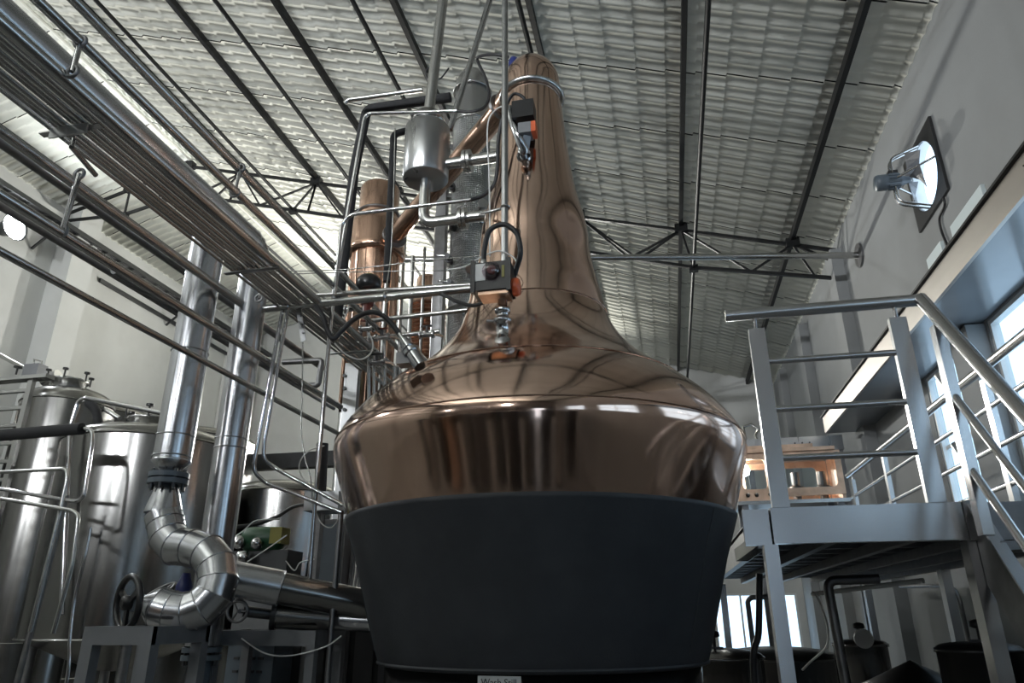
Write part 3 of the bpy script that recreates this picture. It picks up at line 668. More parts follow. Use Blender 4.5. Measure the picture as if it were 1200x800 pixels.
for k in range(8):
    an = k * PI / 4 + .2; q = Vector((D1.x + .088 * math.cos(an), D1.y + .088 * math.sin(an), fz1)); MB().tube([q - Vector((0, 0, .065)), q + Vector((0, 0, .05))], .011, 6).build('flange_bolt', M['tin'], d1)
# double bend below
db = thing('clad_double_bend', (D1.x, D1.y, 1.5), 'segmented aluminium-clad double bend winding down to the handwheel valve', 'duct')
MB().lathe([(.055, fz1 - .03), (.062, fz1 - .05), (.098, fz1 - .17), (.1, fz1 - .19)], (D1.x, D1.y, 0), 32, cap=False).build('widening_cone', M['clad'], db)
pth = [Vector((D1.x, D1.y, fz1 - .19))] + [P(x, y, Y=yy) for x, y, yy in ((194, 612, 3.55), (197, 628, 3.54), (208, 640, 3.52), (226, 642, 3.50), (243, 648, 3.48), (254, 662, 3.46), (256, 680, 3.44), (251, 697, 3.42), (237, 711, 3.40), (218, 718, 3.38), (200, 716, 3.36), (186, 712, 3.35))]
full = MB()
for i, (a, b) in enumerate(zip(pth, pth[1:])):
    # a mitred piece: build the whole run's rings and keep one bay
    seg = MB(); tmp = MB().tube(pth, .098, 28, caps=False); n = 28
    ring = lambda j: tmp.v[j * n:(j + 1) * n]
    seg.add(ring(i) + ring(i + 1), [(k, (k + 1) % n, n + (k + 1) % n, n + k) for k in range(n)])
    rg = [Vector(q) for q in ring(i + 1)]; c_ = sum(rg, Vector()) / n
    seg.tube([c_ + (q - c_) * 1.012 for q in rg] + [c_ + (rg[0] - c_) * 1.012], .0035, 6, caps=False)
    sg = seg.build('cladding_segment', M['clad'], db)
    for k in (7, 12, 16, 20):
        q = Vector(ring(i)[k]).lerp(Vector(ring(i + 1)[k]), .5); cc_ = (a + b) / 2
        MB().lathe([(.005, 0), (.004, .004), (.0001, .006)], q, 6, (q - cc_).to_track_quat('Z', 'Y').to_matrix()).build('rivet', M['steel_p'], sg)
e0 = pth[-1]; e1 = P(168, 706, Y=3.33)
MB().tube([e0, e1], [.098, .04], 28).build('end_cone', M['clad'], db)
# handwheel valve
hw_ = P(150, 706, Y=3.30); hv = thing('handwheel_valve', hw_, 'gate valve with a black spoked handwheel at the end of the double bend', 'valve')
axv = Vector((-.45, -.88, -.05)).normalized()
MB().tube([e1, hw_], .022, 12).disc(e1.lerp(hw_, .35), axv, .04, .05).build('stem', M['bluegrey'], hv)
MB().ring(hw_, axv, .125, .017, 36, 10).build('wheel_rim', M['plastic'], hv)
rot_ = axv.to_track_quat('Z', 'Y').to_matrix()
MB().lathe([(.035, -.025), (.035, .025), (.015, .03)], hw_, 16, rot_).build('hub', M['plastic'], hv)
for k in range(3):
    an = k * 2 * PI / 3 + .5; MB().bar(hw_, hw_ + rot_ @ Vector((.12 * math.cos(an), .12 * math.sin(an), 0)), .028, .014, axv).build('spoke', M['plastic'], hv)
w2 = P(184, 697, Y=3.62); hv2 = thing('handwheel_valve', w2, 'second dark handwheel half hidden behind the clad double bend', 'valve')
ax2 = Vector((-.3, -.5, .8)).normalized(); rot2 = ax2.to_track_quat('Z', 'Y').to_matrix()
MB().ring(w2, ax2, .10, .014, 32, 8).build('wheel_rim', M['plastic'], hv2)
MB().lathe([(.03, -.1), (.03, .02)], w2, 12, rot2).build('hub', M['plastic'], hv2)
for k in range(4): MB().bar(w2, w2 + rot2 @ Vector((.1 * math.cos(k * PI / 2), .1 * math.sin(k * PI / 2), 0)), .02, .012, ax2).build('spoke', M['plastic'], hv2)
MB().lathe([(.04, 0), (.045, .03), (.03, .07), (.02, .1)], P(215, 694, Y=3.62), 16).build('bonnet', M['blue'], hv2)
# second riser
d2 = thing('clad_riser', (D2.x, D2.y, 0), 'shiny clad riser pipe running straight down behind the double bend', 'duct')
r2 = .096
MB().tube([(D2.x, D2.y, 1.45), (D2.x, D2.y, 3.79)], r2, 32, caps=False).build('straight_cladding', M['clad'], d2)
elbow(d2, D2.x, D2.y, 3.79, .15, r2)
MB().tube([(D2.x, D2.y - .15, 3.94), (D2.x + .05, -3, 3.94)], r2, 28).build('level_cladding', M['clad'], d2)
for z in (2.62, 2.56, 1.62): MB().ring((D2.x, D2.y, z), (0, 0, 1), r2 + .001, .0035, 32, 6).build('cladding_seam', M['clad'], d2)
for dz in (.02, -.02): MB().disc((D2.x, D2.y, 1.41 + dz), (0, 0, 1), .105, .026, 32).build('flange_plate', M['bluegrey'], d2)
for k in range(8):
    an = k * PI / 4; q = Vector((D2.x + .085 * math.cos(an), D2.y + .085 * math.sin(an), 1.41)); MB().tube([q - Vector((0, 0, .06)), q + Vector((0, 0, .05))], .01, 6).build('flange_bolt', M['tin'], d2)
MB().tube([(D2.x, D2.y, 0), (D2.x, D2.y, 1.4)], .06, 20).build('lower_pipe', M['bluegrey'], d2)

# level insulated pipes into the still
h0 = P(268, 677, Y=3.78); h1 = P(425, 708, Y=4.15)
hp = thing('insulated_steam_pipe', h0, 'upper insulated pipe running level into the black jacket of the still', 'pipe')
hm = h0.lerp(h1, .38)
MB().tube([h0, hm], .098, 28).build('aluminium_jacket', M['clad'], hp)
MB().tube([hm, h1 + (h1 - h0).normalized() * .12], .088, 28).build('polished_jacket', M['steel_t'], hp)
MB().ring(hm, h1 - h0, .096, .005, 28, 6).build('jacket_band', M['clad'], hp)
g0 = P(322, 720, Y=4.0); g1 = P(432, 729, Y=4.2)
hp2 = thing('insulated_steam_pipe', g0, 'lower insulated pipe with a foil joint running into the still jacket', 'pipe')
MB().tube([g0, g0.lerp(g1, .6)], .072, 24).build('jacket', M['steel_t'], hp2)
MB().tube([g0.lerp(g1, .6), g1 + Vector((.1, 0, 0))], .06, 24).build('polished_jacket', M['clad'], hp2)
MB().disc(g0, g1 - g0, .085, .03, 24).build('end_flange', M['tin'], hp2)
vv = P(285, 716, Y=3.9); gv = thing('gate_valve', vv, 'small dark valve between the double bend and the lower insulated pipe', 'valve')
MB().tube([vv, g0], .03, 12).build('body', M['tin'], gv); MB().ring(vv + Vector((0, -.06, 0)), (.3, -1, 0), .055, .009, 20).build('wheel_rim', M['steel_d'], gv)
MB().tube([vv, vv + Vector((.02, -.07, 0))], .012, 8).build('stem', M['steel_p'], gv)
for k in range(3): MB().bar(vv + Vector((0, -.06, 0)), vv + Vector((.055 * math.cos(k * 2.1), -.06, .055 * math.sin(k * 2.1))), .012, .008).build('spoke', M['steel_d'], gv)
# stand under the valve
def frame_stand(name, label, lo, hi, m_, w_=.06):
    t = thing(name, ((lo[0] + hi[0]) / 2, (lo[1] + hi[1]) / 2, 0), label, 'frame')
    for x in (lo[0], hi[0]):
        for y in (lo[1], hi[1]): MB().bar((x, y, 0), (x, y, hi[2]), w_, w_).build('leg', m_, t)
    for y in (lo[1], hi[1]): MB().bar((lo[0] - w_ / 2, y, hi[2] - .04), (hi[0] + w_ / 2, y, hi[2] - .04), w_ * 1.01, .08).build('rail', m_, t)
    for x in (lo[0], hi[0]): MB().bar((x, lo[1], hi[2] - .04), (x, hi[1], hi[2] - .04), w_ * 1.01, .08).build('rail', m_, t)
    return t
s0 = P(143, 733, Y=3.3); s1 = P(212, 733, Y=3.3)
frame_stand('pipe_stand', 'grey steel stand under the handwheel valve and double bend', (s0.x, 3.12, 0), (s1.x - .02, 3.5, s0.z), M['grey'])
q0 = P(262, 738, Y=4.05); q1 = P(425, 742, Y=4.05)
frame_stand('pipe_stand', 'dark steel stand carrying the two insulated pipes', (q0.x + .02, 3.95, 0), (q1.x - .25, 4.3, q0.z), M['grey'], .05)
pb = P(268, 756, Y=4.36); pb1 = P(322, 756, Y=4.36)
t = thing('louvred_panel', (pb.x, 4.4, 0), 'grey cabinet panel with rows of louvre slots beneath the dark stand', 'cabinet')
MB().bbox((pb.x, 4.36, .2), (pb1.x, 4.6, pb.z)).build('case', M['bluegrey'], t)
for r in range(9):
    for c in range(4): MB().bbox((pb.x + .05 + c * .055, 4.352, pb.z - .08 - r * .075), (pb.x + .085 + c * .055, 4.362, pb.z - .065 - r * .075)).build('louvre', M['tin'], t)
MB().bbox((pb.x, 4.4, 0), (pb1.x, 4.56, .2)).build('plinth', M['tin'], t)
t = thing('equipment_casing', (-2.1, 4.55, 0), 'dark steel equipment casing behind the small gate valve', 'cabinet')
MB().bbox((-2.62, 4.68, .12), (-1.72, 4.88, 1.70)).build('case', M['black'], t)
for k in range(5): MB().bbox((-2.55 + k * .17, 4.668, .3), (-2.42 + k * .17, 4.682, 1.6)).build('door_panel', M['tin'], t)
MB().bbox((-2.6, 4.7, 0), (-1.74, 4.86, .12)).build('plinth', M['tin'], t)
# pump motor, enclosure and clutter behind
pm = P(308, 628, Y=4.75)
t = thing('pump_motor', (pm.x, pm.y, 0), 'green pump motor with chrome fittings behind the upper insulated pipe', 'pump')
MB().lathe([(.02, -.16), (.07, -.15), (.085, -.12), (.085, .1), (.07, .14), (.02, .15)], pm + Vector((.02, 0, -.02)), 24, Vector((1, .1, 0)).to_track_quat('Z', 'Y').to_matrix()).build('motor', M['green'], t)
MB().bbox((pm.x + .1, pm.y - .08, pm.z - .06), (pm.x + .19, pm.y + .04, pm.z + .05)).build('terminal_box', M['yellow'], t)
for dx, dz, r in ((-.12, -.05, .045), (-.08, -.15, .05), (.02, -.06, .04)):
    MB().lathe([(r * .7, -.03), (r, -.02), (r, .02), (r * .6, .035), (.0001, .04)], pm + Vector((dx, -.1, dz)), 18, Vector((0, -1, .2)).to_track_quat('Z', 'Y').to_matrix()).build('chrome_fitting', M['steel_p'], t)
MB().bbox((pm.x - .2, pm.y - .02, pm.z - .30), (pm.x + .22, pm.y + .2, pm.z - .1)).build('pump_body', M['tin'], t)
MB().bbox((pm.x - .16, pm.y, 0), (pm.x + .16, pm.y + .16, pm.z - .3)).build('pedestal', M['grey'], t)
en = P(388, 640, Y=4.9)
t = thing('control_cabinet', (en.x, en.y, 0), 'narrow grey control cabinet standing behind the insulated pipes', 'cabinet')
MB().bbox((en.x - .10, en.y, .6), (en.x + .10, en.y + .2, P(388, 608, Y=4.9).z)).build('case', M['grey'], t)
MB().bbox((en.x - .085, en.y - .008, .7), (en.x + .085, en.y, P(388, 614, Y=4.9).z)).build('door', M['bluegrey'], t)
MB().bbox((en.x - .08, en.y + .02, 0), (en.x + .08, en.y + .18, .6)).build('plinth', M['tin'], t)
br_ = P(385, 582, Y=4.4)
t = thing('shelf_bracket', br_, 'flat steel shelf plate behind the bends of the drop tubes', 'bracket')
MB().bbox((br_.x - .12, br_.y - .1, br_.z - .1), (br_.x + .12, br_.y + .1, br_.z + .02)).build('plate', M['steel_b'], t)
MB().bar((br_.x - .08, br_.y + .05, 0), (br_.x - .08, br_.y + .05, br_.z - .1), .05, .05).build('post', M['steel_d'], t)
sup = P(391, 700, Y=4.02); pipe('support_post', [(sup.x, sup.y, 0), (P(400, 598, Y=4.02).x, 4.02, P(400, 598, Y=4.02).z)], .018, M['steel_d'], 'slim dark post in front of the insulated pipes', 'post', n=8)
pipe('corrugated_hose', [P(378, 520, Y=4.9), P(376, 560, Y=4.9), P(373, 620, Y=4.9), P(364, 680, Y=4.9)], .045, M['rubber'], 'thick black corrugated hose standing beside the grey cabinet', 'hose', curve=True, n=14)
pipe('black_hose', [P(400, 590, Y=4.5), P(350, 592, Y=4.6), P(325, 605, Y=4.65), P(300, 614, Y=4.6), P(268, 618, Y=4.5)], .013, M['rubber'], 'black hose drooping across above the green pump motor', 'hose', curve=True)
for i, (pp_, lb) in enumerate((
    ([(367, 575), (352, 555), (352, 540), (362, 528), (380, 522)], 'white tube curling up beside the bends of the drop tubes'),
    ([(328, 608), (300, 610), (285, 622), (270, 632)], 'white tube above the green pump motor'),
    ([(336, 627), (310, 645), (290, 658)], 'white tube slanting past the chrome pump fittings'),
    ([(335, 657), (345, 668), (352, 659), (368, 655)], 'white tube kinked above the upper insulated pipe'),
    ([(283, 748), (310, 765), (340, 768), (380, 758), (400, 745)], 'white cable sagging in front of the louvred panel'),
    ([(368, 594), (376, 612), (388, 618), (398, 606)], 'white tube drooping in front of the grey cabinet'))):
    pipe('white_tube', [P(x, y, Y=4.35 if i != 4 else 3.9) for x, y in pp_], .004, M['white'], lb, 'tube', curve=True, n=6)
for i in range(5):
    x0 = 404 + i * 4
    pipe('ribbed_hose', [P(x0, 625, Y=5.0), P(x0 + 3, 660, Y=5.02), P(x0 - 1, 700, Y=5.0), P(x0 + 2, 760, Y=5.0), P(x0, 799, Y=5.0)], .009, M['steel_d'], 'one of several grey hoses hanging beside the black jacket', 'hose', 'grey hoses beside the jacket', curve=True, n=6)

# sensor fitting and hose on the left shoulder
sf = on_still(490, 424)
t = thing('sensor_fitting', sf, 'chrome sensor fitting clamped on the still shoulder', 'sensor')
stp = P(468, 391, Y=sf.y + .02)
MB().tube([sf + (sf - stp) * .15, sf.lerp(stp, .35)], .036, 18).disc(sf.lerp(stp, .35), stp - sf, .044, .02).build('ferrule', M['steel_p'], t)
MB().tube([sf.lerp(stp, .3), sf.lerp(stp, .75)], .026, 16).disc(sf.lerp(stp, .55), stp - sf, .032, .025).build('probe_head', M['steel_p'], t)
MB().tube([sf.lerp(stp, .7), stp], .012, 12).build('cable_nose', M['steel'], t)
MB().bbox((sf.x - .12, sf.y, sf.z - .0), (sf.x - .05, sf.y + .08, sf.z + .06)).build('clamp_block', M['steel_d'], t)
pipe('black_hose', [stp, P(458, 378, Y=sf.y + .03), P(446, 368, Y=sf.y + .03), P(432, 366, Y=sf.y + .03), P(415, 374, Y=sf.y + .03), P(400, 388, Y=sf.y + .02), P(391, 397, Y=sf.y), P(384, 388, Y=sf.y), P(378, 370, Y=sf.y), P(370, 358, Y=sf.y + .02)], .014, M['rubber'], 'thick black hose arching from the sensor fitting to the conduit', 'hose', curve=True)
pipe('white_cable', [P(392, 402, Y=4.0), P(405, 415, Y=4.05), P(422, 421, Y=4.05), P(434, 414, Y=4.05), P(437, 402, Y=4.05), P(432, 390, Y=4.1)], .005, M['white'], 'white cable looping under the black sensor hose', 'cable', curve=True)
pipe('white_cable', [P(408, 352, Y=4.1), P(408, 362, Y=4.1), P(404, 372, Y=4.1)], .005, M['white'], 'short white cable below the crossing pipes', 'cable', curve=True)
# actuator on the copper condenser, strut bracket, manifold valves
ab = P(432, 333, Y=4.6)
t = thing('valve_actuator', ab, 'black domed actuator with a yellow cap in front of the copper condenser', 'valve')
MB().lathe([(.07, -.05), (.095, -.03), (.095, .03), (.07, .06), (.03, .065)], ab, 20).build('housing', M['plastic'], t)
MB().lathe([(.03, .065), (.03, .085), (.0001, .09)], ab, 12).build('cap', M['yellow'], t)
MB().tube([ab - Vector((0, 0, .05)), ab - Vector((0, 0, .28))], .03, 14).disc(ab - Vector((0, 0, .16)), (0, 0, 1), .05, .03).build('valve_body', M['red'], t)
ut = P(409, 470, Y=5.2)
t = thing('strut_column', (ut.x, ut.y, 0), 'slotted galvanised strut post with bolts behind the still shoulder', 'post')
MB().bbox((ut.x - .06, ut.y, 0), (ut.x + .06, ut.y + .06, P(409, 425, Y=5.2).z)).build('channel', M['steel_b'], t)
for yy in (440, 455, 480): MB().disc(P(404, yy, Y=5.195), (0, 1, 0), .016, .02, 10).build('bolt', M['tin'], t)
for i, (x, y) in enumerate(((527, 214), (529, 262), (524, 300), (526, 330), (545, 365))):
    c = P(x, y, Y=5.72); tt = thing('column_tap', c, 'small dark tap on the column condenser mast, %s from the top' % ['first', 'second', 'third', 'fourth', 'fifth'][i], 'tap', 'taps on the column condenser')
    MB().tube([c, c + Vector((.0, .2, 0))], .022, 10).disc(c + Vector((0, .06, 0)), (0, 1, 0), .04, .02).build('body', M['tin'], tt)
    MB().tube([c, c + Vector((-.10, -.02, .01))], .013, 8).build('lever', M['steel_p'], tt)
    MB().disc(c + Vector((0, -.005, 0)), (0, 1, 0), .03, .02, 12).build('cap', M['yellow' if i == 0 else 'tin'], tt)
random.seed(3)
lbs = ['manifold valve with a chrome body below the black domed actuator', 'chrome manifold valve beside the strut post', 'dark manifold valve under the looping white cable', 'chrome manifold valve above the still shoulder', 'small manifold valve below the curved sensor hose', 'manifold valve on the lower level pipe']
for i, (x, y) in enumerate(((412, 362), (418, 402), (430, 385), (442, 425), (448, 395), (500, 392))):
    c = P(x, y, Y=4.75); t = thing('manifold_valve', c, lbs[i], 'valve', 'small manifold valves')
    MB().tube([c - Vector((.06, 0, 0)), c + Vector((.06, 0, 0))], .02, 12).disc(c - Vector((.05, 0, 0)), (1, 0, 0), .032, .014).disc(c + Vector((.05, 0, 0)), (1, 0, 0), .032, .014).build('body', M['steel_p'], t)
    MB().tube([c, c + Vector((0, -.01, .06))], .011, 8).build('stem', M['tin'], t)
    MB().bar(c + Vector((-.045, -.012, .065)), c + Vector((.045, -.012, .065)), .014, .014).build('lever', M['plastic' if i % 2 else 'red'], t)
    pipe('manifold_pipe', [c + Vector((.06, 0, 0)), c + Vector((.12, .05, 0)), c + Vector((.13, .2, -.9))], .013, M['steel'], parent=t, bend=.04)

# ------------------------------------------------------------------ stainless tanks in the left background
def tank(label, cx, cy, r, zb, zt, dome, legs=4, manway=True, hoop=(), mt='steel_t'):
    t = thing('stainless_tank', (cx, cy, 0), label, 'tank', 'stainless tanks')
    c = Vector((cx, cy, 0))
    MB().lathe([(r, zb), (r, zt)], c, 72, cap=False).build('shell', M[mt], t)
    MB().lathe([(r, zt)] + [(r * math.cos(a) ** .75, zt + dome * math.sin(a)) for a in [i * PI / 2 / 10 for i in range(1, 10)]] + [(.0001, zt + dome)], c, 72, cap=False).build('domed_top', M['steel_t'], t)
    MB().lathe([(.0001, zb - .35 * r), (.2, zb - .33 * r), (r, zb)], c, 48, cap=False).build('cone_bottom', M['steel_t'], t)
    MB().ring(c + Vector((0, 0, zt)), (0, 0, 1), r + .001, .012, 72, 6).build('rim_weld', M['steel_t'], t)
    MB().ring(c + Vector((0, 0, zb)), (0, 0, 1), r + .004, .014, 72, 6).build('bottom_rim', M['steel'], t)
    for z in hoop: MB().ring(c + Vector((0, 0, z)), (0, 0, 1), r + .003, .006, 72, 6).build('hoop', M['steel'], t)
    for k in range(legs):
        a = PI / 4 + 2 * PI * k / legs; q = c + Vector((r * .82 * math.cos(a), r * .82 * math.sin(a), 0)); MB().tube([q, q + Vector((0, 0, zb))], .05, 10).build('leg', M['steel_d'], t)
    if manway:
        mz = zt + dome * .93
        mw = MB().lathe([(.24, mz - .06), (.24, mz + .10), (.265, mz + .10), (.265, mz + .13), (.2, mz + .15), (.0001, mz + .17)], c + Vector((0, -.1, 0)), 32, cap=False).build('manway', M['steel'], t)
        for k in range(6):
            a = k * PI / 3; q = c + Vector((.29 * math.cos(a), -.1 + .29 * math.sin(a), mz + .1)); MB().tube([q, q + Vector((0, 0, .12))], .012, 6).disc(q + Vector((0, 0, .13)), (0, 0, 1), .04, .025, 10).build('clamp_knob', M['plastic'], mw)
    return t
ta = P(166, 600, Y=7.0)
tank('broad stainless tank with knobbed lid behind the shiny clad risers', ta.x, 7.0, .92, P(110, 750, Y=6.15).z, P(166, 512, Y=6.4).z, .22)
tb = P(70, 600, Y=8.6)
tank('tall narrow stainless tank beside the ladder cage', tb.x - .25, 8.6, .62, .75, P(80, 470, Y=8.3).z, .28, hoop=(1.3,))
tc_ = P(338, 640, Y=8.6)
tank('low stainless tank behind the green pump motor', tc_.x - .1, 8.6, .72, .6, P(330, 576, Y=8.2).z, .18, manway=False)
td = P(225, 560, Y=10.5)
tank('distant stainless tank seen between the two clad risers', td.x, 10.5, .95, .7, P(228, 520, Y=10.5).z, .2, manway=False)
te = P(5, 560, Y=8.2)
tank('stainless tank standing inside the ladder cage', te.x - 1.05, 8.0, .55, .75, P(5, 468, Y=8).z, .22, manway=False)
tf = P(120, 480, Y=11.2)
tank('far stainless tank whose lid shows above the broad tank', tf.x + .35, 11.0, .8, .7, P(115, 492, Y=11.0).z, .2, manway=False)
# slim upright vessels standing opposite the still (mirrored in its copper)
for i, (x, y, r, zt_, mt_, lb) in enumerate(((-3.9, -1.1, .36, 2.2, 'copper_v', 'slim upright copper-shelled vessel facing the still across the floor'), (-3.05, -1.4, .30, 2.35, 'steel_t', 'slim stainless vessel facing the still, next to the copper-shelled one'),
        (-2.3, -1.2, .28, 2.1, 'timber_d', 'slim dark-clad vessel facing the still between two stainless ones'), (-1.55, -1.5, .26, 2.3, 'steel_t', 'slim stainless vessel facing the still between two dark-clad ones'), (-.85, -1.25, .30, 2.2, 'timber_d', 'slim dark-clad vessel facing the still beside a brown one'),
        (-.1, -1.6, .27, 2.15, 'timber', 'slim brown-clad vessel facing the still'), (.62, -1.4, .24, 2.25, 'timber_d', 'slim dark-clad vessel facing the still next to the brown one'),
        (-4.75, -1.3, .30, 2.3, 'timber_d', 'slim dark-clad vessel facing the still beside the copper-shelled one'), (-5.6, -1.0, .30, 2.1, 'timber_l', 'slim tan-clad vessel facing the still'), (-6.5, -1.3, .34, 2.3, 'steel_t', 'slim stainless vessel facing the still, last towards the left wall'),
        (1.25, -1.2, .22, 2.1, 'timber_l', 'slim tan-clad vessel facing the still near the doorway'), (1.95, -1.5, .25, 2.2, 'timber_d', 'slim dark-clad vessel facing the still nearest the fan wall'))):
    tank(lb, x, y, r, .12, zt_, .1, 3, False, (), mt_)
# top ducting above the narrow tank
tl = P(62, 448, Y=8.6)
t = thing('tank_top_manifold', tl, 'row of valves and a small box on the tank top pipe under the left wall', 'valve')
MB().tube([P(0, 416, Y=8.6), P(40, 437, Y=8.6), P(95, 462, Y=8.6), P(140, 490, Y=8.6)], .035, 12).build('pipe_run', M['steel'], t)
MB().bbox((P(33, 430, Y=8.5).x, 8.42, P(40, 442, Y=8.5).z), (P(50, 430, Y=8.5).x, 8.6, P(40, 428, Y=8.5).z)).build('junction_box', M['grey'], t)
MB().tube([P(40, 430, Y=8.5), P(40, 421, Y=8.5), P(49, 423, Y=8.5), P(49, 432, Y=8.5)], .012, 8).build('box_handle', M['steel'], t)
MB().lathe([(.09, -.13), (.09, .13)], P(60, 443, Y=8.5), 18, Vector((1, 0, .3)).to_track_quat('Z', 'Y').to_matrix()).build('filter_drum', M['steel_p'], t)
for x, y in ((21, 430), (80, 452)):
    q = P(x, y, Y=8.5); MB().disc(q, (0, 0, 1), .06, .02, 10).tube([q, q - Vector((0, 0, .12))], .015, 6).build('knob', M['plastic'], t)
pipe('tank_pipe', [P(72, 720, Y=6.0), P(82, 500, Y=6.0), P(92, 470, Y=6.0), P(100, 466, Y=6.0), P(190, 484, Y=6.0)], .025, M['steel_p'], 'bent stainless pipe climbing over the broad tank', bend=.1)
pipe('tank_pipe', [P(118, 520, Y=6.6), P(113, 480, Y=6.6), P(104, 472, Y=6.6)], .05, M['foam'], 'short black lagged elbow beside the broad tank lid', bend=.08)
pipe('lagged_pipe', [P(-60, 514, Y=5.4), P(0, 510, Y=5.4), P(96, 502, Y=5.4)], .055, M['foam'], 'level black lagged pipe ending in front of the broad tank', n=14)
pipe('tank_pipe', [P(96, 502, Y=5.4), P(108, 503, Y=5.4), P(108, 520, Y=5.4), P(98, 582, Y=5.4), P(90, 588, Y=5.4), P(60, 583, Y=5.4), P(-60, 562, Y=5.4)], .019, M['steel_p'], 'slim stainless pipe dropping from the end of the black lagged pipe', bend=.07)
pipe('tank_pipe', [P(-60, 557, Y=5.3), P(0, 553, Y=5.3), P(78, 549, Y=5.3), P(79, 560, Y=5.3), P(70, 600, Y=5.3), P(35, 740, Y=5.3)], .018, M['steel'], 'level stainless pipe with a downturned end beside the ladder', bend=.05)
pipe('tank_pipe', [P(-60, 575, Y=5.2), P(0, 584, Y=5.2), P(85, 598, Y=5.2), P(92, 604, Y=5.2), P(85, 660, Y=5.2), P(62, 742, Y=5.2)], .018, M['steel'], 'lowest stainless pipe passing across the ladder to the tank foot', bend=.06)
pipe('tank_pipe', [P(78, 580, Y=5.6), P(60, 650, Y=5.6), P(20, 799, Y=5.6), Vector((P(20, 799, Y=5.6).x, 5.6, 0))], .025, M['steel_d'], 'dark slanting pipe in front of the tall narrow tank', n=10)
pipe('tank_pipe', [P(106, 618, Y=6.0), P(100, 650, Y=6.0), P(88, 700, Y=6.0), P(82, 748, Y=6.0), P(78, 799, Y=6.0), Vector((P(78, 799, Y=6.0).x, 6.0, 0))], .016, M['steel_p'], 'slim bright tube down the side of the broad tank', curve=True)
for (x, y) in ((64, 582), (82, 584), (36, 710), (32, 722)):
    pass
# ladder cage
la0 = P(38, 445, Y=6.0); la1 = P(-40, 430, Y=6.0)
t = thing('ladder', (la0.x, 6.0, 0), 'steel ladder with many flat rungs standing in front of the tanks', 'ladder')
xa, xb = la0.x, la0.x - 1.0
for x in (xa, xb): MB().bar((x, 6.0, 0), (x, 6.0, la0.z), .06, .05).build('stile', M['steel'], t)
z = .25
while z < la0.z - .05:
    MB().bar((xb, 6.0, z), (xa, 6.0, z), .045, .035).build('rung', M['steel'], t); z += .19
MB().bar((xb - .2, 6.0, la0.z + .02), (xa + .22, 6.0, la0.z + .02), .12, .04).build('top_rail', M['steel'], t)
# flood lamp fixtures: left wall, plus unseen ones added on front and back walls
names = ['bright lit flood lamp on the left wall above the tanks', 'lit flood lamp on the left wall farther from the end wall', 'added unseen flood lamp on the doorway wall, first from the left wall', 'added unseen flood lamp on the doorway wall, second from the left wall', 'added unseen flood lamp on the doorway wall, beside the doorway', 'added unseen flood lamp on the end wall nearer the left wall', 'added unseen flood lamp on the end wall nearer the fan wall']
for (fw, fc, fz, fp), lb in zip(FLOODS, names):
    b0, od = flood_place(fw, fc, fz); c = b0 + od * .34
    t = thing('flood_lamp', b0, lb, 'lamp', 'wall flood lamps')
    aim = (od + Vector((0, 0, .05 if fw == 'left' else .6))).normalized(); rq = aim.to_track_quat('Z', 'Y').to_matrix()
    MB().lathe([(.06, -.16), (.12, -.14), (.17, .02), (.25, .12), (.26, .14), (.245, .14), (.16, .03)], c, 32, rq, cap=False).build('reflector_housing', M['tin'], t)
    MB().lathe([(.24, .115), (.0001, .13)], c, 32, rq, cap=False).build('lens', M['lamp'], t)
    MB().bar(b0 + od * .002, c - aim * .1, .05, .03).build('bracket', M['tin'], t)
    for k in range(6): MB().disc(c - aim * (.15 + k * .0), aim, .13 - k * .008, .006, 20).build('fin', M['tin'], t) if k == 0 else None

# conduit strips on the left wall
for (a, b, lb) in (((117, 328), (265, 428), 'dark conduit strip fixed level along the left wall'), ((38, 262), (76, 300), 'short conduit strip on the left wall below the flood lamp')):
    p0 = P(*a, X=XL + .04); p1 = P(*b, X=XL + .04); p1.z = p0.z
    tag(MB().bar(p0, p1, .05, .09).build('wall_conduit', M['tin'], None, p0), lb, 'conduit')
# cable tray high along the left wall
t = thing('cable_tray', (XL + .35, 9, 8.9), 'slotted cable tray with cables running high along the left wall', 'cable tray')
for dx in (0, .28): MB().bar((XL + .3 + dx, YF, 8.85), (XL + .3 + dx, YB, 8.85), .03, .09).build('side_rail', M['tin'], t)
for k in range(60): MB().bar((XL + .3, YF + .3 + k * .4, 8.82), (XL + .58, YF + .3 + k * .4, 8.82), .05, .02).build('rung', M['tin'], t)
for dx in (.08, .14, .2): MB().tube([(XL + .3 + dx, YF, 8.86), (XL + .3 + dx, YB, 8.86)], .025, 6).build('cable', M['rubber'], t)
for y in (-2, 2, 6, 10, 14): MB().bar((XL, y, 8.78), (XL + .62, y, 8.78), .05, .05).bar((XL + .02, y, 8.3), (XL + .6, y, 8.78), .04, .04).build('wall_bracket', M['tin'], t)
# far black trunking under the back beam, seen beside the low tank
q = P(330, 541, Y=12.0)
tr_ = thing('black_trunking', (q.x, 12, 0), 'long black trunking box on posts beyond the low stainless tank', 'trunking')
MB().bbox((q.x - 1.6, 11.8, q.z - .16), (q.x + 1.6, 12.0, q.z + .12)).build('box_section', M['black'], tr_)
for dx in (-1.5, 1.5): MB().bar((q.x + dx, 11.9, 0), (q.x + dx, 11.9, q.z - .16), .08, .08).build('post', M['black'], tr_)

